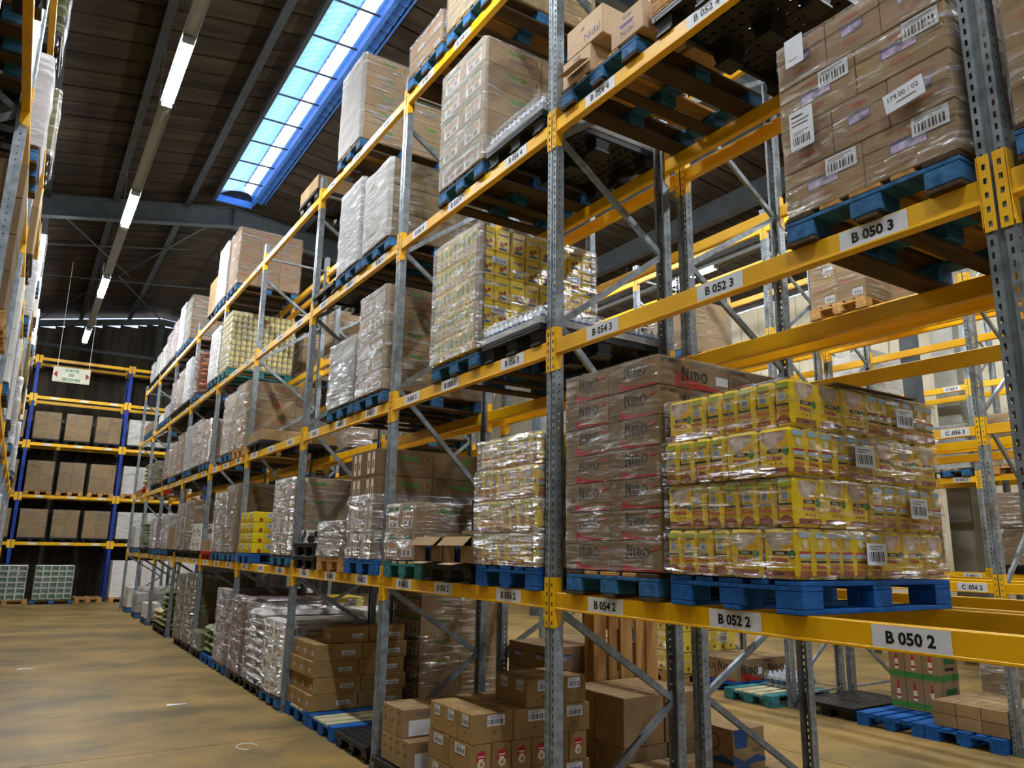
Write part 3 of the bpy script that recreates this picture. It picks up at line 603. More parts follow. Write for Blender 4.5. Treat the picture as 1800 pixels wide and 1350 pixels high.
I_PLAINSLIT = [('-x -y +x +y', RC, 0, .62, .42, .63, 'slit'), ('-x', RC, .3, .74, .45, .82, 'ink_grey')]
I_NOODLE_W = [('-x +x -y +y', 'bar', .36, .56, .78, .92), ('-x +x -y +y', 'poly', [(.5, .30), (.57, .34), (.6, .38), (.52, .36)], 'slit')]
I_NOODLE_N = [('-y +y', 'poly', [(.30, .72), (.62, .80), (.72, .70), (.70, .44), (.32, .40), (.27, .5)], 'red'), ('-y +y', 'disc', .5, .36, .030, 'cream'), ('-y +y', 'disc', .53, .35, .016, 'orange_print'), ('-y +y', RC, .34, .58, .66, .62, 'white'), ('-y +y', RC, .36, .5, .62, .53, 'white'), ('-x +x', 'bar', .3, .58, .75, .92)]
I_PAPER = [('-y', RC, .16, .06, .82, .60, 'white_paper'), ('-y +y', RC, .34, .72, .74, .88, 'ink_grey'), ('-x', RC, .3, .8, .5, .86, 'slit'), ('-x', T, '30', .5, .5, .14, 'ink'), ('-x', RC, .35, .25, .65, .28, 'ink_grey')]
I_NIDAL = [('-x', RC, 0, .60, .06, .615, 'slit'), ('-x', 'poly', [(.28, .62), (.72, .62), (.66, .50), (.34, .50)], 'violet'), ('-x -y', T, 'Nidal', .52, .30, .2, 'violet'), ('-x -y', T, 'Nidal', .52, .82, .13, 'violet')]
I_NIDAL_BIG = [('-x -y', T, 'Nidal', .72, .30, .26, 'violet'), ('-x', 'poly', [(.36, .62), (.5, .72), (.5, .62)], 'violet')]
I_YELLOW = [('-x -y', 'bar', .32, .42, .7, .88), ('-x -y', 'disc', .18, .22, .03, 'brown_band'), ('-x -y', 'disc', .5, .18, .03, 'brown_band'), ('-x -y', 'disc', .82, .22, .03, 'brown_band'), ('-x -y', RC, 0, .0, 1, .03, 'ink')]
I_WHITEPRINT = [('-x -y', 'disc', .3, .45, .05, 'ink_grey'), ('-x -y', RC, .52, .1, .92, .55, 'orange_print'), ('-x -y', RC, .56, .2, .86, .4, 'cream'), ('-x -y', RC, .1, .8, .5, .86, 'ink_grey')]
I_REDMARK = [('-x -y', 'poly', [(.14, .62), (.2, .54), (.36, .52), (.46, .60), (.42, .70), (.28, .74), (.18, .70)], 'red_mute'), ('-x -y', RC, .5, .35, .9, .38, 'ink_grey'), ('-x', 'bar', .55, .1, .9, .32)]
I_GREENBAND = [('-x -y', RC, 0, .06, 1, .26, 'green'), ('-x', 'poly', [(.40, .40), (.60, .40), (.64, .62), (.56, .78), (.55, .93), (.45, .93), (.44, .78), (.36, .62)], 'red'), ('-x', RC, .38, .48, .62, .66, 'cream'), ('-x', 'poly', [(.36, .40), (.64, .40), (.58, .32), (.42, .32)], 'white'), ('-y', RC, .28, .6, .85, .8, 'green_dark'), ('-y', RC, .3, .38, .75, .48, 'ink')]
I_BLUEHEART = [('-x -y', 'poly', [(.0, .0), (1, 0), (1, .10), (.7, .22), (.35, .06), (0, .3)], 'blue_print'), ('-y', 'poly', [(.05, .45), (.42, .45), (.50, .98), (.02, .98)], 'blue_print'), ('-x', 'disc', .5, .55, .06, 'ink'), ('-x', 'disc', .5, .55, .052, 'card'), ('-y', RC, .6, .3, .85, .4, 'ink_grey')]
I_GRID = [('-x -y', RC, .07, .10, .93, .9, 'green_pack'), ('-x -y', RC, .14, .16, .6, .3, 'mint')]
I_DOTS = [('-x -y', 'disc', .3, .3, .05, 'ink'), ('-x -y', 'disc', .7, .7, .05, 'ink'), ('-x -y', RC, .5, .2, .85, .35, 'ink_grey'), ('-x -y', RC, .15, .65, .45, .8, 'ink_grey')]

KIND = {  # key: (material, items)
 'nestle': ('card', I_NESTLE), 'nestle_strip': ('card_dark', I_SIDE_STRIP), 'nido': ('card_milk', I_NIDO), 'win': ('card_pink', i_window()), 'winlab': ('card', i_window(True, True)), 'label': ('card_gold', I_LABEL), 'plain': ('card', I_PLAINSLIT), 'bare': ('card', []), 'bared': ('card_dark', []),
 'noodle_w': ('card_gold', I_NOODLE_W), 'noodle_n': ('card_gold', I_NOODLE_N), 'paper': ('card', I_PAPER), 'nidal': ('card_pale', I_NIDAL), 'nidalb': ('card_pale', I_NIDAL_BIG), 'yellow': ('yellow_carton', I_YELLOW), 'whitep': ('card_white', I_WHITEPRINT), 'white': ('card_white', []), 'redmark': ('card_pink', I_REDMARK), 'redmark2': ('card', I_REDMARK),
 'green': ('card', I_GREENBAND), 'heart': ('card', I_BLUEHEART), 'grid': ('card_white', I_GRID), 'dots': ('card_white', I_DOTS), 'grey': ('grey_goods', []), 'tan': ('tan_goods', []), 'olive': ('olive', []), 'plum': ('plum_card', []), 'mintg': ('mint', [])}
def cmesh(kind, dims): mt, it = KIND[kind]; return carton(kind, dims, mt, it, tape=kind not in ('yellow', 'grid', 'grey', 'tan', 'olive', 'plum', 'mintg'))
def stack(o, kind, nx, ny, nz, cx, cy, cz, x0=None, y0=None, z0=0., name='carton', jit=.004, skip=None, fn=None):
    """nx*ny*nz cartons; x0,y0: low corner in the parent's frame (default centred)"""
    x0 = -nx*cx/2 if x0 is None else x0; y0 = -ny*cy/2 if y0 is None else y0
    for k in range(nz):
        for i in range(nx):
            for j in range(ny):
                if 0 < i < nx-1 and 0 < j < ny-1 and k < nz-1: continue
                if skip and skip(i, j, k): continue
                kd = fn(i, j, k) if fn else kind
                put_carton(name, cmesh(kd, (cx-.004, cy-.004, cz-.002)), o, (x0+(i+.5)*cx+RND.uniform(-jit, jit)*.3, y0+(j+.5)*cy+RND.uniform(-jit, jit)*.3, z0+k*cz), RND.uniform(-1, 1)*jit*.8)
def loose(kind, dims, x, y, z, label, group, rz=0., name='carton'):
    return tag(put_carton(name, cmesh(kind, dims), None, (x, y, z), rz), label, 'carton', group)
# stretch film round a load
def film(o, dx, dy, z0, z1, m='film', amp=.007, fold=.09, seed=0, nn=56, side=None):
    b = MB(); vs = []; fs = []; hx, hy, r = dx/2+.010, dy/2+.010, .03; per = []
    cor = [(-hx, -hy), (hx, -hy), (hx, hy), (-hx, hy)]
    for q in range(4):
        a = Vector(cor[q]); e = Vector(cor[(q+1) % 4]); k = max(4, int(nn*(a-e).length/(2*(dx+dy))))
        n_ = Vector(((e-a).y, -(e-a).x)).normalized()
        for i in range(k):
            t = (i+.25)/(k-.5) if k > 1 else 0; t = min(max(t, .03), .97); per.append((a.lerp(e, t), n_))
    rows = max(6, int((z1-z0)/.075)); ts = [z0+(z1-z0)*i/rows for i in range(rows+1)]; P = len(per)
    for iz, z in enumerate(ts):
        for p, n_ in per:
            d = amp*(noise.noise(Vector((p.x*5+seed*3.1, p.y*5+seed, z*16)))+.5)
            if iz == 0: d -= .004
            vs.append((p.x+n_.x*d, p.y+n_.y*d, z))
    for p, n_ in per:
        f_ = fold*(.6+.8*abs(noise.noise(Vector((p.x*7, p.y*7, seed))))); vs.append((p.x*(1-f_/hx*.9) , p.y*(1-f_/hy*.9), z1+.012+.01*noise.noise(Vector((p.x*9, p.y*9, seed+5)))))
    for iz in range(rows+1):
        for k in range(P): fs.append((iz*P+k, iz*P+(k+1) % P, (iz+1)*P+(k+1) % P, (iz+1)*P+k))
    b.raw(vs, fs, m, True)
    if side:  # only the aisle face stays whitened, painting the lamp reflection there
        k_ = b.mi(side)
        for i_, f_ in enumerate(b.f):
            if per[f_[0] % P][1].x > -.5: b.m[i_] = k_
    return link('stretch_film', b.mesh('stretch_film'), o)
# pillow shaped sack
def sack_mesh(lx, ly, h, mt):
    b = MB(); n = 10; k = 7; vs = []; fs = []
    for s in (1, -1):
        for i in range(n+1):
            for j in range(k+1):
                u, v = i/n*2-1, j/k*2-1; e = (max(0, 1-abs(u)**4)*max(0, 1-abs(v)**3))**.45
                vs.append((u*lx/2*(1-.03*v*v), v*ly/2*(1-.04*u*u), h/2+s*h/2*e*(1+.10*noise.noise(Vector((u*2.1, v*2.1, s*3))))))
    M = (n+1)*(k+1)
    for q in (0, M):
        for i in range(n):
            for j in range(k): fs.append((q+i*(k+1)+j, q+(i+1)*(k+1)+j, q+(i+1)*(k+1)+j+1, q+i*(k+1)+j+1))
    b.raw(vs, fs, mt, True); return b.mesh('sack')
SK = {k: sack_mesh(.58, .40, .125, 'bag_'+k) for k in ('green', 'yellow', 'red', 'white')}
def sacks(o, kind, nz, h=.115):
    for k in range(nz):
        if k % 2: spots = [(-.3, -.2, 0), (-.3, .2, 0), (.3, -.2, 0), (.3, .2, 0)]
        else: spots = [(-.39, 0, PI/2), (0, 0, PI/2), (.39, 0, PI/2)]
        for x, y, r in spots:
            q = link('sack', SK[kind], o, (x+RND.uniform(-.015, .015), y+RND.uniform(-.015, .015), k*h), r+RND.uniform(-.05, .05)); q.scale = (1.0, .98, 1)
            if not k % 2: q.scale = (1.3, .95, 1)

# ------------------------------------------------------------------ generic pallet loads
XF = -.03
def load(label, y, z, pk, cat='pallet load', x=None, rz=0., far=False, pl=None, name='wrapped_load', where=None):
    x = XF+.6 if x is None else x
    if pk: pallet(pk, x, y, z, where or ('under the '+(pl or label)), rz, far)
    return thing(name, (x, y, z+(.146 if pk else 0)+.004), label, cat, 'pallet loads on the racks', rz)

# ------------------------------------------------------------------ bags of pet food (second level, nearest pallet)
def bag_mesh():
    dx, dy, dz = .186, .101, .222; b = MB(); b.box((-dx/2, -dy/2, 0), (dx/2, dy/2, dz), 'yellow_pack', .017)
    g = .10
    b.prints((dx, dy, dz), (-dx/2, -dy/2, 0), [
        ('-y +y', RC, g, .06, 1-g, .17, 'brown_band'), ('-y +y', 'poly', [(.14, .93), (.12, .78), (.24, .64), (.42, .56), (.60, .60), (.80, .74), (.90, .93)], 'pet'), ('-y +y', 'poly', [(.55, .64), (.92, .75), (.92, .55), (.62, .5)], 'yellow_deep'), ('-y +y', RC, .30, .475, .74, .55, 'ink_black'), ('-y +y', T, 'PURINA', .52, .512, .045, 'cream', True, .36), ('-y +y', T, 'friskies', .50, .385, .105, 'red', True, .56), ('-y +y', 'disc', .86, .50, .018, 'green_dark'), ('-y +y', 'disc', .86, .50, .013, 'green'),
        ('-y +y', 'disc', .40, .25, .005, 'brown_band'), ('-y +y', 'disc', .55, .25, .005, 'brown_band'), ('-y +y', 'disc', .70, .25, .005, 'brown_band'), ('-y +y', RC, .4, .09, .62, .12, 'ink'),
        ('-x', RC, .12, .82, .88, .93, 'lime'), ('-x', RC, .12, .06, .88, .15, 'brown_band'), ('-x', 'poly', [(.18, .12), (.82, .12), (.78, .19), (.62, .235), (.38, .235), (.22, .19)], 'brown_band'), ('-x', RC, .28, .55, .66, .70, 'pale_blue'), ('-x', RC, .33, .57, .62, .68, 'bar_grey'), ('-x', RC, .3, .74, .6, .79, 'ink_grey'), ('-x', RC, .18, .43, .82, .48, 'ink_black'), ('-x', T, 'friskies', .5, .34, .09, 'red', True, .7), ('-x', RC, .3, .10, .7, .11, 'cream'),
        ('+x', RC, .12, .82, .88, .93, 'pale_blue'), ('+x', RC, .12, .06, .88, .18, 'brown_band'), ('+x', RC, .12, .50, .88, .55, 'red'), ('+x', RC, .12, .42, .88, .50, 'pale_blue'), ('+x', 'disc', .5, .70, .018, 'cream'), ('+x', RC, .14, .33, .86, .37, 'ink_black'), ('+x', T, 'friskies', .5, .25, .085, 'red', True, .7)])
    return b.mesh('bag')
BAG = bag_mesh()
def bag_load(label, x, y, z, pk, fm, amp=.006, lab=True, where=None):
    o = load(label, y, z, pk, x=x, name='pet_food_load', where=where); W, D, t, w, H = .80, 1.2, .105, .19, .228; sx = sy = 0.
    def put(px, py, k, r): link('bag', BAG, o, (-D/2+px+sx+RND.uniform(-.004, .004), -W/2+py+sy+RND.uniform(-.004, .004), k*H), r+RND.uniform(-.035, .035))
    for k in range(4):
        sx, sy = RND.uniform(-.018, .018), RND.uniform(-.012, .012)
        if k % 2:
            for i in range(3):
                for j in range(6):
                    if i and 0 < j < 5: continue
                    put(w*(i+.5), t*(j+.5), k, 0)
            for i in range(6):
                for j in range(4):
                    if j in (1, 2) and i < 5: continue
                    put(.575+t*(i+.5), min(w*(j+.5), W-w/2), k, -PI/2)
            for i in range(5): put(t*(i+.5), W-w/2, k, PI/2)
        else:
            for i in range(6):
                for j in range(2): put(t*(i+.5), w*(j+.5), k, -PI/2)
            for i in range(3):
                for j in range(7):
                    if 0 < j < 6: continue
                    put(.63+w*(i+.5), t*(j+.5), k, 0)
            for i in range(2):
                for j in range(4): put(w*(i+.5), 2*w+t*(j+.5), k, 0)
        q_ = film(o, D+.02, W+.02, k*H+.001, k*H+.220, fm, amp, .07, k+3*y, 90); q_.location = (sx, sy, 0)
    if lab:
        m = MB(); m.box((-.25, -.405, 0), (.45, .40, .006), 'card_dark'); link('top_sheet', m.mesh('top_sheet'), o, (0, 0, .922))
        for k, xx in ((3, .28), (2, -.10), (1, .33), (0, -.07)):
            m = MB(); m.box((-.075, -.002, -.05), (.075, 0, .05), 'white_paper'); m.prints((.15, .002, .10), (-.075, -.002, -.05), [('-y', 'bar', .02, .02, .98, .98)]); link('barcode_label', m.mesh('barcode_label'), o, (xx, -W/2-.026, k*H+.115), RND.uniform(-.03, .03))
    return o
bag_load('yellow pet food bags in four layers, nearest load on second level', .57, 1.335, LV[1], 'blue', 'film_gold', where='carrying the yellow pet food bags, nearest')
bag_load('stretch-wrapped yellowish bag load above label B 056 2', .57, 3.35, LV[1], 'blue', 'film_mid', .012, where='above the label B 056 2')
# ------------------------------------------------------------------ the other near loads
def wrapped(label, y, z, pk, kind, n, cd, fm='film', x=None, amp=.007, pl=None, far=False, top=None, fn=None, rz=0., fz0=.0, cat='pallet load'):
    o = load(label, y, z, pk, cat, x, rz, far, pl); stack(o, kind, *n, *cd, fn=fn)
    if fm: film(o, n[0]*cd[0], n[1]*cd[1], fz0, top or n[2]*cd[2], fm, amp, .09, y+z, 56, 'film' if fm not in ('film', 'film_light') else None)
    return o
wrapped('stack of printed brown milk powder cartons above label B 054 2', 2.235, LV[1], 'worn', 'nido', (2, 2, 7), (.58, .43, .172), 'film_light', pl='milk powder cartons above label B 054 2')
o = load('large wrapped brown carton load above label B 050 3, nearest', .495, LV[2], 'worn', where='under the load above label B 050 3')
for k in range(4):
    if k % 2 == 0: stack(o, 'winlab', 3, 2, 1, .39, .405, .225, z0=k*.225)
    else: stack(o, 'win', 2, 3, 1, .585, .27, .225, z0=k*.225)
film(o, 1.17, .81, 0, .90, 'film', .012, .1, 4, 90)
def note(o, x, y, z, w_, h, items, r=0.):
    m = MB(); m.box((-.0015, -w_/2, -h/2), (.0015, w_/2, h/2), 'white_paper'); m.prints((.003, w_, h), (-.0015, -w_/2, -h/2), items); q = link('paper_note', m.mesh('paper_note'), o, (x, y, z)); q.rotation_euler = (r, 0, 0)
note(o, -.615, .27, .41, .125, .20, [('-x', 'bar', .06, .04, .94, .5), ('-x', RC, .1, .84, .6, .88, 'ink'), ('-x', RC, .1, .72, .85, .75, 'ink_grey'), ('-x', RC, .1, .62, .8, .65, 'ink_grey')])
note(o, -.617, .28, .83, .10, .15, [('-x', RC, .2, .2, .7, .23, 'ink_grey')]); note(o, -.615, -.22, .32, .17, .09, [('-x', T, '179.00 / 02', .5, .66, .24, 'ink', False, .8), ('-x', RC, .3, .3, .8, .36, 'ink_grey')], -.12)
o = load('wrapped brown cartons beyond the nearest frame at the right edge', -.50, LV[2], 'worn', where='beyond the nearest frame at the right edge')
stack(o, 'redmark2', 3, 2, 4, .39, .4, .26); film(o, 1.17, .8, 0, 1.04, 'film', .012, .1, 9, 80)
# small bottles on a tray and a black plastic pallet
def bottle_mesh():
    b = MB(); b.lathe([(.0, 0), (.028, .002), (.030, .01), (.030, .07), (.022, .092), (.011, .104), (.011, .112)], 10, 'bottle'); b.lathe([(.0305, .022), (.0305, .058)], 10, 'bottle_label'); b.lathe([(.012, .106), (.012, .119), (.0, .120)], 8, 'cap'); return b.mesh('bottle')
BT = bottle_mesh()
def bottles(label, y, z, where, x=.57):
    o = load(label, y, z, 'black', x=x, name='bottle_tray', cat='bottle tray', where=where)
    t = MB(); t.box((-.6, -.41, 0), (.6, .41, .012), 'grey_tray', .003)
    for s in (-1, 1): t.box((-.6, s*.405-.004, .012), (.6, s*.405+.004, .05), 'grey_tray'); t.box((s*.595-.004, -.40, .012), (s*.595+.004, .40, .05), 'grey_tray')
    link('tray', t.mesh('tray'), o)
    for i in range(18):
        for j in range(12):
            if i < 3 or j < 3 or (i+j) % 7 == 0: link('bottle', BT, o, (-.56+i*.066, -.363+j*.066, .014), RND.random()*6)
    film(o, 1.2, .82, .01, .13, 'film', .012, .1, y+z, 120); return o
bottles('tray of small clear bottles on the third level beside the nearest aisle post', 3.345, LV[2], 'under the bottles on the third level'); bottles('tray of small clear bottles on the fourth level beside tall cartons', 3.345, LV[3], 'under the bottles on the fourth level')
# cocoa packs
def pack_mesh():
    dx, dy, dz = .142, .075, .212; b = MB(); b.box((-dx/2, -dy/2, 0), (dx/2, dy/2, dz), 'yellow_pack', .012)
    b.prints((dx, dy, dz), (-dx/2, -dy/2, 0), [('-y +y', T, 'Nesquik', .5, .70, .13, 'blue_print', True, .7), ('-y +y', 'disc', .40, .30, .022, 'brown_band'), ('-y +y', 'disc', .66, .38, .016, 'red'), ('-y +y', RC, .2, .08, .75, .17, 'blue_print'), ('-y +y', 'disc', .7, .22, .012, 'cream'), ('-x +x', RC, .2, .45, .8, .8, 'green'), ('-x +x', RC, .2, .12, .8, .34, 'white'), ('-x +x', RC, .3, .16, .7, .26, 'ink_grey')])
    return b.mesh('cocoa_pack')
CP = pack_mesh()
o = load('wrapped yellow cocoa powder packs above label B 058 3', 4.21, LV[2], 'dark', name='cocoa_load', where='under the yellow cocoa packs')
for k in range(5):
    for i in range(8):
        for j in range(10):
            if i not in (0, 7) and j not in (0,): continue
            link('cocoa_pack', CP, o, (-.6+.15*(i+.5)+RND.uniform(-.002, .002), -.4+.08*(j+.5), k*.216), RND.uniform(-.02, .02))
    for x in (-.42, .35): 
        if k % 2: m = MB(); m.box((-.07, -.002, -.028), (.07, 0, .028), 'white_paper'); m.prints((.14, .002, .056), (-.07, -.002, -.028), [('-y', 'bar', .02, .02, .98, .98)]); link('barcode_label', m.mesh('barcode_label'), o, (x, -.415, k*.216+.13))
for x, y in ((-.6, -.4), (.6, -.4)):
    m = MB(); s = -1 if x < 0 else 1; m.box((min(x, x+.008*s), y-.008, 0), (max(x, x+.008*s), y+.05, 1.09), 'card_dark', .001); m.box((min(x-.05*s, x), y-.009, 0), (max(x-.05*s, x), y-.001, 1.09), 'card_dark', .001); link('corner_board', m.mesh('corner_board'), o)
film(o, 1.22, .83, 0, 1.08, 'film_glare_soft', .010, .1, 12, 90, 'film')
wrapped('tall wrapped carton load with pictures above label B 058 4', 4.21, LV[3], 'dark', 'nestle', (2, 2, 5), (.60, .40, .235), 'film_glare_soft', pl='tall cartons above label B 058 4')
wrapped('wrapped carton load with pictures above label B 062 3', 6.06, LV[2], 'dark', 'nestle', (2, 2, 5), (.60, .36, .222), 'film_glare_soft', pl='carton load above label B 062 3', amp=.014)
wrapped('greyish wrapped load just beyond it, above label B 064 3', 6.92, LV[2], 'dark', 'grey', (2, 2, 3), (.6, .40, .255), 'film_mid', pl='greyish load above label B 064 3', amp=.02)
wrapped('brown carton load with glare-painted film on top beam B 064 5', 7.20, LV[4], 'worn', 'nestle', (2, 2, 5), (.60, .38, .235), 'film_glare', pl='wrapped load on top beam B 064 5')
wrapped('low pinkish carton load on top beam B 060 5', 5.06, LV[4], 'worn', 'redmark', (2, 2, 2), (.6, .38, .18), 'film', pl='low cartons on top beam B 060 5')
wrapped('load cut by the upper picture edge on top beam B 058 5', 4.18, LV[4], 'worn', 'tan', (2, 2, 4), (.6, .4, .25), 'film_mid', pl='load on top beam B 058 5', amp=.015)
# gold packs in layers above B 062 4, grey load beyond
o = load('golden shrink-wrapped packs with glare-painted film above label B 062 4', 6.12, LV[3], 'dark', where='under the golden packs above B 062 4')
for k in range(3): stack(o, 'tan', 6, 4, 1, .2, .175, .30, z0=k*.305, jit=.01, name='pack'); film(o, 1.2, .7, k*.305, k*.305+.29, 'film_gold', .014, .05, k, 60)
film(o, 1.21, .72, 0, .91, 'film_glare', .01, .06, 4, 60, 'film')
wrapped('tall grey-white wrapped load above label B 064 4', 6.95, LV[3], 'dark', 'grey', (2, 2, 4), (.6, .36, .26), 'film_glare', pl='grey-white load above B 064 4', amp=.016)
# cartons above B 054 4 (loose)
pallet('worn', .57, 2.30, LV[3], 'above the label B 054 4'); zc = LV[3]+.146; g = 'pale cartons above label B 054 4'
for i, (kd, d, x, y, z, lb) in enumerate([('nidal', (.38, .31, .21), .16, 1.99, 0, 'pale carton with torn opening, nearest above label B 054 4'), ('nidal', (.38, .32, .21), .16, 2.52, 0, 'pale torn carton with drooping flap, far end above label B 054 4'),
      ('nidalb', (.38, .40, .23), .16, 2.43, .212, 'upper pale carton with violet lettering above label B 054 4'), ('nidal', (.36, .4, .21), .56, 2.0, 0, 'pale carton in the second row above label B 054 4'), ('nidal', (.36, .4, .21), .56, 2.42, 0, 'pale carton at the far side of the second row, B 054 4'), ('nidalb', (.36, .42, .26), .56, 2.1, .212, 'tall pale carton at the back above label B 054 4')]):
    loose(kd, d, x, y, zc+z, lb, g)
m = MB(); m.box((-.09, -.13, 0), (.0, .13, .004), 'card_pale'); q = tag(link('carton_flap', m.mesh('carton_flap'), None, (-.035, 2.50, zc+.09)), 'loose pale cardboard flap hanging open above label B 054 4', 'cardboard'); q.rotation_euler = (0, -.5, 0)
pallet('black', .57, 1.36, LV[3], 'high up beside the pale cartons, fourth level'); pallet('wood', .57, 1.36, LV[3]+.151, 'stacked on a black one, fourth level')
for i in range(2): loose('white', (.5, .36, .3), .25, 1.18+.37*i, LV[3]+.297, 'white carton on stacked pallets above B 052 4, %s' % ('nearer' if i == 0 else 'farther'), 'white cartons on stacked pallets')
# ------------------------------------------------------------------ second level B 058 2 .. B 066 2
pallet('black', .57, 4.24, LV[1], 'above the label B 058 2'); z = LV[1]+.152; g = 'loose cartons above label B 058 2'
def open_carton(x, y, z, dx, dy, dz, lb):
    b = MB(); t = .005; b.box((-dx/2, -dy/2, 0), (dx/2, dy/2, t), 'card'); b.box((dx/2-t, -dy/2, t), (dx/2, dy/2, dz), 'card')
    for s in (-1, 1): b.box((-dx/2, s*dy/2-t/2, t), (dx/2-t, s*dy/2+t/2, dz), 'card')
    b.box((-dx/2, -dy/2+t, .0), (-dx/2+t, -dy*.12, dz), 'card'); b.box((-dx/2, dy*.12, 0), (-dx/2+t, dy/2-t, dz*.9), 'card'); b.box((-dx/2, -dy/2+t, dz-.07), (-dx/2+t, dy/2-t, dz), 'card')
    o = thing('open_carton', (x, y, z), lb, 'carton', g); link('shell', b.mesh('shell'), o)
    for yy in (-.11, 0, .11): c_ = MB(); c_.box((-dx/2+.03, yy-.045, t), (dx/2-.03, yy+.045, dz-.03), 'blue_print', .006); link('blue_pack', c_.mesh('blue_pack'), o)
    f = MB(); f.box((-.10, -dy/2+.01, -.003), (0, dy/2-.01, .003), 'card'); q = link('flap', f.mesh('flap'), o, (-dx/2, 0, dz-.002)); q.rotation_euler = (0, -.75, 0)
    f = MB(); f.box((-.10, -dy*.2, -.003), (0, dy*.3, .003), 'card_pale'); q = link('flap', f.mesh('flap'), o, (-dx/2, 0, .003)); q.rotation_euler = (0, -.15, 0)
open_carton(.13, 4.52, z, .34, .46, .2, 'open carton showing blue packs, left one above label B 058 2'); open_carton(.13, 4.02, z, .34, .44, .2, 'open carton showing blue packs, right one above label B 058 2')
loose('nestle', (.40, .38, .26), .54, 4.46, z, 'brown carton behind the left open one, B 058 2', g); loose('nestle', (.40, .44, .26), .54, 4.02, z, 'brown carton behind the right open one, B 058 2', g)
loose('nestle', (.60, .40, .27), .68, 3.99, z+.262, 'brown carton in the middle of the B 058 2 pile', g); loose('nestle_strip', (.56, .40, .27), .70, 4.42, z+.262, 'brown carton at the left of the B 058 2 pile', g)
loose('nestle', (.34, .38, .25), .80, 3.98, z+.534, 'brown picture carton second from the top, B 058 2', g); loose('nestle', (.34, .38, .25), .80, 3.98, z+.786, 'topmost brown picture carton of the B 058 2 pile', g)
loose('bared', (.34, .42, .24), .82, 4.42, z+.534, 'dark brown carton high at the left of the B 058 2 pile', g)
pallet('teal', .57, 5.05, LV[1], 'above the label B 060 2')
wrapped('wrapped brown cartons on the teal pallet above label B 060 2', 5.12, LV[1]+.15, None, 'nestle', (2, 2, 2), (.6, .305, .25), 'film', amp=.015)
wrapped('tall brown cartons with pale side strips above label B 062 2', 6.06, LV[1], 'blue', 'nestle_strip', (2, 2, 4), (.60, .36, .268), None, pl='tall cartons above label B 062 2')
film(bpy.data.objects[[o.name for o in bpy.data.objects if o.name.startswith('wrapped_load')][-1]], 1.2, .72, 0, .62, 'film_mid', .02, .03, 3, 70)
wrapped('half-height wrapped brown cartons above label B 064 2', 6.93, LV[1], 'wood', 'bared', (2, 2, 2), (.6, .4, .19), 'film_mid', pl='half-height cartons above label B 064 2', amp=.02)
loose('whitep', (.4, .34, .28), .5, 6.85, LV[1]+.55, 'white printed carton lying on the half-height brown load', 'white printed cartons')
loose('dots', (.2, .2, .15), .1, 7.95, LV[1]+.3, 'small white carton above label B 066 2', 'white printed cartons'); pallet('black', .57, 7.85, LV[1], 'above label B 066 2, lower of two'); pallet('black', .57, 7.85, LV[1]+.15, 'above label B 066 2, upper of two')
# ------------------------------------------------------------------ further slots of the main row
def slot(cd): n = (cd-50)//2; return slot_y(n//3+1, n % 3), n//3
FILMN = {'film': 'clear film', 'film_mid': 'film with faint painted glare', 'film_glare': 'film with painted glare'}
LVN = ['floor', 'second level', 'third level', 'fourth level', 'top level']
def gen(cd, lv, kind, h, fm, pk, desc, ny=2, nx=2, nz=None, wd=.80, amp=.012, fn=None):
    y, bay = slot(cd); nz = nz or max(1, round(h/.25)); n = (cd-50)//2 % 3
    lb = '%s, %s, %s slot of %s bay' % (desc, LVN[lv], POS[n], ORD[bay])
    far = y > 11
    o = load(lb, y, LV[lv], pk, far=far, where='at %s, %s slot of %s bay' % (LVN[lv], POS[n], ORD[bay]))
    if kind.startswith('sack'): sacks(o, kind[5:], max(2, int(h/.115)))
    else: stack(o, kind, nx, ny, nz, 1.18/nx, wd/ny, h/nz, jit=.006, fn=fn)
    if fm: film(o, 1.2, wd+.01, .0, h, fm, amp, .1, cd+lv, 48, 'film' if fm == 'film_glare' else None)
    return o
G = gen
# top level
G(68, 4, 'plain', .22, None, 'black', 'low brown cartons', nz=1); G(78, 4, 'redmark', 1.14, 'film', 'dark', 'brown cartons with red marks', nz=4, nx=3); G(80, 4, 'redmark', 1.2, 'film_glare', 'dark', 'cartons with red marks', nz=4)
G(82, 4, 'plain', .75, None, 'black', 'plain brown cartons', nz=2); G(88, 4, 'nestle', 1.1, 'film_mid', 'dark', 'tall pale cartons', nz=4); G(90, 4, 'grey', 1.15, 'film_glare', 'dark', 'grey wrapped block', nz=4); G(92, 4, 'plum', .95, 'film_mid', 'black', 'pinkish wrapped packs', nx=3, ny=3); G(94, 4, 'plum', .85, 'film_mid', 'black', 'pinkish wrapped packs', nx=3, ny=3); G(96, 4, 'dots', .70, None, 'black', 'white dotted cartons', nz=4); G(98, 4, 'dots', .65, None, 'black', 'white dotted cartons', nz=4); G(100, 4, 'grey', .55, 'film_mid', 'black', 'grey wrapped block')
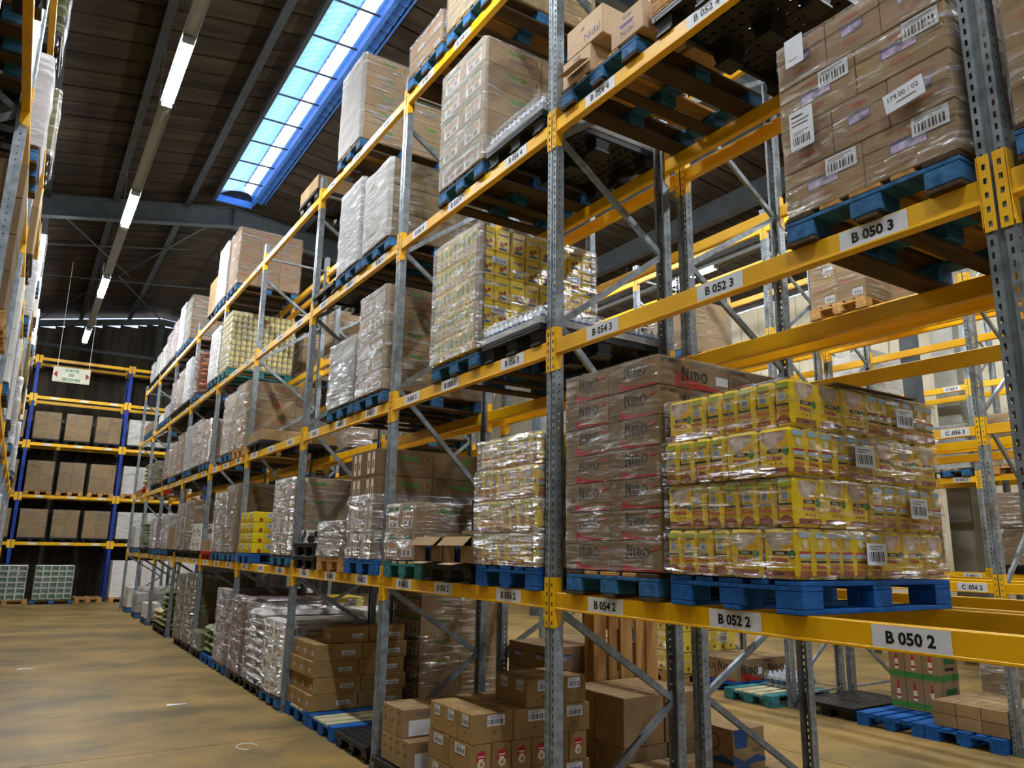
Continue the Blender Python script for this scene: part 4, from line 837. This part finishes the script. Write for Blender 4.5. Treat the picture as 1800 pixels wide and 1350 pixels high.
# fourth level
pallet('black', .57, slot(66)[0], LV[3], 'alone on fourth level, far slot of third bay')
y_, _ = slot(78); y_ = 13.50
o = load('large block of yellow cans, fourth level, fifth bay', y_, LV[3], 'teal', name='can_load', where='under the block of yellow cans')
cb = MB(); cb.lathe([(0, 0), (.047, 0), (.05, .005), (.05, .105), (.047, .110), (.0, .110)], 12, 'can_gold'); cb.lathe([(.0505, .03), (.0505, .08)], 12, 'can_paper'); cb = cb.mesh('can')
for k in range(10):
    for i in range(12):
        for j in range(8):
            if i == 0 or j == 0 or (k == 9 and (i+j) % 2 == 0): link('can', cb, o, (-.55+i*.1, -.36+j*.102, k*.111))
film(o, 1.2, .82, 0, 1.11, 'film', .01, .1, 7, 50)
G(80, 3, 'tan', 1.05, 'film_glare', 'dark', 'pale wrapped packs', nx=3, ny=3); G(84, 3, 'sack_red', .95, 'film', 'dark', 'reddish sacks'); G(86, 3, 'grey', 1.0, 'film_glare', 'black', 'grey wrapped block'); G(88, 3, 'tan', .9, 'film_mid', 'black', 'pale wrapped packs', nx=3, ny=2); G(90, 3, 'plum', .8, 'film_mid', 'black', 'pinkish wrapped packs', nx=3)
G(92, 3, 'grey', .35, None, 'dark', 'low grey packs'); G(94, 3, 'white', .22, None, 'dark', 'low white cartons', nz=1); G(98, 3, 'plain', .26, 'film', 'dark', 'low brown cartons', nz=1); G(100, 3, 'plain', .30, None, 'dark', 'low brown cartons', nz=1)
# third level
G(72, 2, 'plain', .16, None, 'black', 'single layer of brown cartons', nz=1, nx=3); G(74, 2, 'redmark2', 1.10, 'film', 'wood', 'brown cartons with red marks', nz=4, nx=3); G(76, 2, 'tan', 1.05, 'film_mid', 'dark', 'tan wrapped packs', nz=4); G(80, 2, 'redmark2', .85, 'film_mid', 'dark', 'brown cartons in glare-painted film'); G(82, 2, 'nestle', .95, 'film_mid', 'black', 'brown printed cartons'); G(84, 2, 'grey', .95, 'film_mid', 'dark', 'grey wrapped block'); G(86, 2, 'redmark2', .9, 'film', 'black', 'brown wrapped cartons'); G(88, 2, 'plain', .8, 'film_mid', 'dark', 'brown wrapped cartons'); G(90, 2, 'plain', .7, 'film', 'black', 'brown wrapped cartons')
G(94, 2, 'olive', .6, 'film', 'black', 'olive packs', nx=3); G(98, 2, 'sack_yellow', .7, None, 'red', 'yellow sacks'); G(100, 2, 'white', .65, None, 'wood', 'white cartons', nz=3)
# second level
G(68, 1, 'nestle', .98, 'film_mid', 'dark', 'greenish wrapped cartons', nz=4); G(72, 1, 'yellow', .60, None, 'blue', 'yellow cartons with barcodes', nz=4); G(74, 1, 'bared', 1.08, 'film', 'dark', 'dark brown wrapped cartons', nz=3); G(76, 1, 'bared', 1.0, 'film_mid', 'dark', 'dark brown wrapped cartons', nz=3); G(78, 1, 'plain', .20, None, 'red', 'brown carton layer', nz=1)
G(80, 1, 'whitep', .50, None, 'black', 'white printed cartons', nz=2); G(82, 1, 'bared', .98, 'film', 'black', 'dark brown wrapped cartons', nz=3); G(84, 1, 'bared', .95, 'film_mid', 'black', 'dark brown wrapped cartons', nz=3); G(86, 1, 'plain', .5, None, 'black', 'brown cartons', nz=2); G(88, 1, 'grey', .8, 'film_mid', 'dark', 'grey wrapped block'); G(90, 1, 'plum', .75, 'film', 'dark', 'pinkish wrapped packs', nx=3); G(92, 1, 'grey', .75, 'film_mid', 'dark', 'grey wrapped block'); G(96, 1, 'sack_green', .7, 'film', 'black', 'green sacks'); G(100, 1, 'white', .6, 'film', 'dark', 'white cartons')

# ------------------------------------------------------------------ goods standing on the floor, main row
g = 'cartons with food pictures on the floor'
pallet('wood', .55, 4.15, 0, 'under the cartons with red food pictures')
n_ = 0; z = .146
for k in range(3):
    if k % 2 == 0: rows = [('noodle_w', .36, .22, 3, 3)]
    else: rows = [('noodle_n', .175, .34, 6, 2)]
    for kd, cx, cy, nx, ny in rows:
        for i in range(nx):
            for j in range(ny):
                if 0 < i < nx-1 and 0 < j < ny-1 and k < 2: continue
                n_ += 1
                kk = {0: 'bottom', 1: 'middle', 2: 'upper'}[k]
                loose(kd, (cx-.006, cy-.006, .204), .0+cx*(i+.5), 3.80+cy*(j+.5), z+k*.206, 'food picture carton, %s layer, %s column from the aisle, %s row from near' % (kk, ORD[i], ORD[j]), g, RND.uniform(-.01, .01))
for i in range(2):
    for j in range(2): loose('noodle_w', (.28, .22, .204), .62+.285*i, 3.92+.225*j, z+.618, 'carton on the topmost tier, %s and %s' % (('aisle side', 'back side')[i], ('near', 'far')[j]), g)
pallet('black', .55, 5.05, 0, 'under the cartons with white paper sheets'); g = 'cartons with white paper sheets on the floor'
for k in range(2):
    for i in range(3):
        for j in range(4):
            if k == 1 and i == 0 and j == 0: continue
            if k == 0 and i == 1 and j in (1, 2): continue
            loose('paper', (.355, .135, .225), .17+.36*i, 4.86+.14*j, .152+.227*k, 'narrow carton with white sheet, %s layer, %s row, %s place' % (('lower', 'upper')[k], ORD[i], ORD[j]), g, RND.uniform(-.01, .01))
pallet('black', .60, 6.12, 0, 'standing empty on the floor beside the main aisle'); pallet('slat', .62, 7.01, 0, 'standing empty on the floor beside the cartons'); pallet('slat', .62, 7.835, 0, 'under the plain brown barcoded cartons'); g = 'brown barcoded cartons on the floor'
for k in range(4):
    for i in range(2):
        for j in range(3):
            loose('label', (.555, .270, .174), .03+.56*(i+.5)+(.03 if k % 2 else 0), 7.42+.275*(j+.5), .146+k*.176, 'barcoded carton, %s layer up, %s column inward, %s row away' % (ORD[k], ORD[i], ORD[j]), g, RND.uniform(-.012, .012))
for i in range(2): loose('label', (.45, .295, .174), .48+.46*i, 7.62, .146+.704, 'barcoded carton on top of the pile, %s' % ('aisle side' if i == 0 else 'back side'), g)
def floorload(cd, desc, kind, h, fm, pk, **k):
    return gen(cd, 0, kind, h, fm, pk, desc, **k)
floorload(68, 'white cartons with torn flaps', 'whitep', .86, 'film', 'dark', nz=4); floorload(70, 'white wrapped sacks', 'sack_white', 1.0, 'film', 'black'); floorload(72, 'pinkish wrapped cartons', 'plum', 1.05, 'film', 'black', nx=4, ny=3, nz=8); floorload(74, 'pale wrapped packs', 'plum', 1.10, 'film_mid', 'dark', nx=4, ny=3, nz=8); floorload(76, 'bright green sacks', 'sack_green', .55, None, 'blue'); floorload(78, 'olive packs', 'olive', .3, 'film', 'black')
floorload(80, 'tall olive cartons', 'olive', 1.25, 'film', 'black', nx=4, ny=3, nz=10); floorload(82, 'tall olive cartons', 'olive', 1.2, 'film', 'black', nx=4, ny=3, nz=10); floorload(86, 'green sacks', 'sack_green', .85, None, 'black'); floorload(88, 'yellow sacks', 'sack_yellow', .45, None, 'black'); floorload(92, 'low white cartons', 'white', .35, None, 'dark', nz=2); floorload(96, 'low grey block', 'grey', .5, 'film_mid', 'dark'); floorload(100, 'low white wrapped packs', 'white', .55, 'film', 'dark', nz=2)

# ------------------------------------------------------------------ goods of the back row (behind the main row)
def back(label, x, y, z, pk, kind, n, cd, fm=None, where=None, x0=None, amp=.012):
    o = load(label, y, z, pk, x=x, where=where); stack(o, kind, *n, *cd)
    if fm: film(o, n[0]*cd[0], n[1]*cd[1], 0, n[2]*cd[2], fm, amp, .08, x+y, 50)
    return o
back('wrapped brown cartons with green print on the floor behind the frames', 1.9, 7.80, 0, 'worn', 'nestle', (2, 2, 5), (.56, .4, .245), 'film', 'under the wrapped green-printed floor load')
pallet('worn', 1.92, 5.05, 0, 'under the pinkish window cartons'); back('pinkish window cartons on the floor behind the food picture cartons', 1.92, 5.12, .146, None, 'win', (3, 2, 4), (.36, .36, .225))
g = 'big plain cartons on the floor of the back row'
pallet('worn', 1.95, 4.14, 0, 'under the big plain brown cartons')
for i in range(2):
    for j in range(2): loose('bare', (.48, .37, .24), 1.62+.5*i, 3.94+.38*j, .146, 'big plain lower carton, %s, %s' % (('aisle side', 'back side')[i], ('near', 'far')[j]), g); loose('bare', (.44, .37, .38), 1.60+.46*i, 3.93+.38*j, .388, 'big plain upper carton, %s, %s' % (('aisle side', 'back side')[i], ('near', 'far')[j]), g)
g = 'blue-printed cartons on the floor'
pallet('worn', 1.95, 3.33, 0, 'under the blue-printed cartons')
loose('heart', (.32, .36, .14), 1.56, 3.14, .146, 'flat blue-printed carton at the aisle side, near the crossing braces', g)
for i in range(3): loose('heart', (.36, .34, .14), 1.55+.38*i, 3.53, .146, 'flat blue-printed carton in the far row, %s' % ORD[i], g)
loose('heart', (.35, .38, .25), 1.925, 3.14, .146, 'lower of two upright blue-printed cartons', g); loose('heart', (.35, .38, .245), 1.925, 3.14, .398, 'upper of two upright blue-printed cartons', g)
loose('heart', (.34, .34, .16), 2.30, 3.14, .146, 'small blue-printed carton right of the upright pair', g)
o = pallet('wood', 2.12, 4.685, .75, 'standing upright behind the big plain cartons'); o.rotation_euler = (0, -PI/2, PI/2)
for b, l, kd, h, fm in ((3, 1, 'yellow', .9, 'film'), (4, 1, 'tan', 1.0, 'film'), (4, 2, 'plain', .9, 'film_mid'), (5, 1, 'white', .8, 'film'), (5, 3, 'plain', .9, 'film'), (6, 1, 'plain', 1, 'film'), (6, 2, 'grey', 1, 'film_mid'), (7, 1, 'white', .9, 'film'), (7, 3, 'plain', .8, 'film')):
    for s in (0, 2): back('goods in the back row, %s, %s bay, %s slot' % (LVN[l], ORD[b-1], POS[s]), 1.93, slot_y(b, s), LV[l], 'worn', kd, (2, 2, max(2, int(h/.3))), (.59, .4, h/max(2, int(h/.3))), fm, 'in the back row, %s, %s bay, %s slot' % (LVN[l], ORD[b-1], POS[s]))
for b, kd in ((4, 'white'), (5, 'yellow'), (6, 'white')):
    back('goods on the floor of the back row, %s bay' % ORD[b-1], 1.93, slot_y(b, 1), 0, 'worn', kd, (3, 2, 3), (.39, .4, .3), 'film', 'on the floor of the back row, %s bay' % ORD[b-1])

# ------------------------------------------------------------------ goods across the second aisle
pallet('blue', 6.25, 3.33, 0, 'under the long brown cartons across the aisle'); pallet('blue', 6.25, 4.14, 0, 'beside it across the second aisle, half empty')
g = 'long brown cartons across the second aisle'
for k in range(2):
    for i in range(2):
        for j in range(3): loose('bare', (.5, .25, .13), 5.98+.51*i, 3.04+.255*j, .146+.132*k, 'long brown carton across the aisle, %s layer, %s row, %s' % (('lower', 'upper')[k], ('front', 'back')[i], POS[j]), g)
g = 'cartons with bottle pictures and green bands'
for k in range(2):
    for j in range(3): loose('green', (.42, .20, .34), 6.52, 3.98+.205*j, .146+.342*k, 'green-banded carton with bottle picture, %s layer, %s' % (('lower', 'upper')[k], POS[j]), g)
pallet('black', 6.3, 5.0, 0, 'empty, across the aisle beside green-banded cartons'); pallet('teal', 6.1, 6.02, 0, 'empty, across the second aisle'); pallet('blue', 6.5, 6.95, 0, 'under the low milk powder cartons')
o = thing('water_pack', (6.42, 6.02, .147), 'shrink pack of small clear bottles on the teal pallet across the aisle', 'bottle pack')
for i in range(6):
    for j in range(4): q_ = link('bottle', BT, o, (-.25+i*.1, -.15+j*.1, 0)); q_.scale = (1.55, 1.55, 1.6)
film(o, .62, .42, 0, .19, 'film', .01, .05, 5, 40)
for i in range(2):
    for j in range(2): loose('nido', (.56, .38, .30), 6.2+.58*i, 6.75+.40*j, .146, 'milk powder carton on the floor across the aisle, %s, %s' % (('front', 'back')[i], ('near', 'far')[j]), 'milk powder cartons across the aisle')
for x, y, z, pk, kd, h, fm, nm in ((6.33, 7.82, 0, 'wood', 'yellow', .9, 'film', 'yellow wrapped cartons on the floor across the aisle'), (7.65, 3.40, 0, 'wood', 'tan', .8, 'film', 'tan wrapped packs on the floor in the far double row'), (11.75, 7.25, LV[1], 'black', 'redmark2', 1.1, 'film', 'brown wrapped cartons left of the concrete column, second level'), (11.75, 5.02, LV[1], 'black', 'bared', 1.2, 'film', 'dark brown wrapped cartons before the beige wall, second level'),
      (11.75, 4.9, LV[2], 'wood', 'redmark2', .9, 'film', 'brown wrapped cartons before the beige wall, third level'), (11.75, 6.05, LV[2], 'worn', 'grey', .8, 'film_mid', 'grey wrapped block before the column'), (6.3, 6.9, LV[2], 'wood', 'white', .35, None, 'white cartons high across the second aisle'), (6.3, 4.4, LV[3], 'wood', 'redmark2', .8, 'film', 'brown cartons high across the second aisle'), (6.3, 7.6, LV[3], 'worn', 'plain', .9, 'film', 'brown cartons beside the second post across the aisle'), (7.6, 9.7, LV[1], 'worn', 'plain', .9, 'film', 'brown wrapped cartons low in the far double row'), (11.75, 7.75, LV[3], 'worn', 'white', .9, 'film', 'white goods before the beige wall, fourth level')):
    back(nm, x, y, z, pk, kd, (2, 2, max(1, int(h/.28))), (.58, .4, h/max(1, int(h/.28))), fm, 'under the '+nm)

# ------------------------------------------------------------------ goods in the left row, seen edge-on
seq = [('grey', 'film_glare', 'dark'), ('dots', None, 'black'), ('olive', 'film', 'black'), ('plain', 'film_mid', 'black'), ('white', 'film', 'dark'), ('sack_green', 'film', 'black'), ('redmark', 'film_glare', 'dark'), ('bared', 'film', 'wood')]
q = 0
for i in range(len(YA)-1):
    for l in range(1, 5):
        for s in range(3):
            q += 1
            if (q*7+l) % 5 == 0 or (i == 0 and l < 3): continue
            kd, fm, pk = seq[(q*5+l*3+i) % len(seq)]; y = slot_y(i, s, YA); h = (.95, .7, 1.1, .85)[(q+l) % 4]
            lb = 'goods at the left edge, %s, %s slot of %s bay' % (LVN[l], POS[s], ORD[i])
            x = XA-.63 if q % 4 else XA-.55; pallet(pk, x, y, LV[l], 'at the left edge, %s, %s slot of %s bay' % (LVN[l], POS[s], ORD[i]), 0, y > 5)
            o = thing('wrapped_load', (x, y, LV[l]+.15), lb, 'pallet load', 'pallet loads at the left edge', PI)
            if kd.startswith('sack'): sacks(o, kd[5:], 7)
            else: nz = max(2, int(h/.27)); stack(o, kd, 2, 2, nz, .59, .4, h/nz)
            if fm and (fm == 'film_glare' or q % 3 == 0): film(o, 1.2, .82, 0, h, fm, .014, .1, q, 40)

# ------------------------------------------------------------------ goods in the blue rack at the back wall
for b in range(3):
    for l in range(3):
        for s in range(3):
            x = XE[b]+.52+.93*s; h = (.92, .98, .92)[l]; wh = b == 2
            nm = '%s block in the blue rack, %s row up, %s bay, %s place' % ('white' if wh else 'brown wrapped', ORD[l], ORD[b], ORD[s])
            pallet('black' if l != 1 else 'wood', x, YE+.58, ZE[l], 'in the blue rack, %s row up, %s bay, %s place' % (ORD[l], ORD[b], ORD[s]), PI/2, True)
            o = thing('wrapped_load', (x, YE+.58, ZE[l]+.15), nm, 'pallet load', 'pallet loads in the blue rack')
            kd = 'white' if wh else ('bare', 'plain')[(s+l) % 2]
            stack(o, kd, 2 if (s+l) % 3 else 1, 1, 2, .78/(2 if (s+l) % 3 else 1), 1.1, h/2); film(o, .78, 1.1, 0, h, 'film', .015, .08, s+l*3+b, 40)
for x, nx in ((-2.98, 4), (-1.73, 5)):
    o = thing('wrapped_load', (x, 28.05, .15), 'block of dark green and white cartons on the floor, %s' % ('at the left picture edge' if nx == 4 else 'right of its twin'), 'pallet load', 'green and white cartons by the blue rack')
    stack(o, 'grid', nx, 3, 6, 1.0/nx if nx == 4 else .215, .26, .175); film(o, 1.0 if nx == 4 else 1.08, .78, 0, 1.05, 'film', .008, .06, x, 40); pallet('wood' if nx == 4 else 'dark', x, 28.05, 0, 'under the green and white block, %s' % ('left' if nx == 4 else 'right'), 0, True)
pallet('wood', -.66, 28.7, 0, 'lying empty on the floor below the blue rack', PI/2, True)
for i in range(3):
    o = thing('wrapped_load', (.34+.92*i, 28.6, .15), 'white wrapped carton block on the floor by the blue rack, %s' % ORD[i], 'pallet load', 'white blocks by the blue rack'); stack(o, 'white', 2, 2, 6, .4, .5, .2); pallet('wood', .34+.92*i, 28.6, 0, 'under a white block by the blue rack, %s' % ORD[i], PI/2, True)
# scraps on the floor
for i, (x, y, n) in enumerate(((-.76, 6.83, 'curled white strapping scrap on the floor joint'), (-2.53, 13.2, 'small white paper scrap far out on the floor'), (-1.0, 9.3, 'tiny pale scrap in the middle of the floor'))):
    m = MB()
    if i == 0: m.tube([(.10*math.cos(t*.45), .13*math.sin(t*.45), .006+.01*abs(math.sin(t*.5))) for t in range(11)], .005, 6, 'white')
    else: m.raw([(-.12, -.02, .002), (.1, -.03, .006), (.13, .02, .003), (-.1, .03, .012), (-.12, -.02, .006), (.1, -.03, .010), (.13, .02, .007), (-.1, .03, .016)], [(3, 2, 1, 0), (4, 5, 6, 7), (0, 1, 5, 4), (1, 2, 6, 5), (2, 3, 7, 6), (3, 0, 4, 7)], 'white')
    tag(link('floor_scrap', m.mesh('scrap'), None, (x, y, 0)), n, 'scrap')
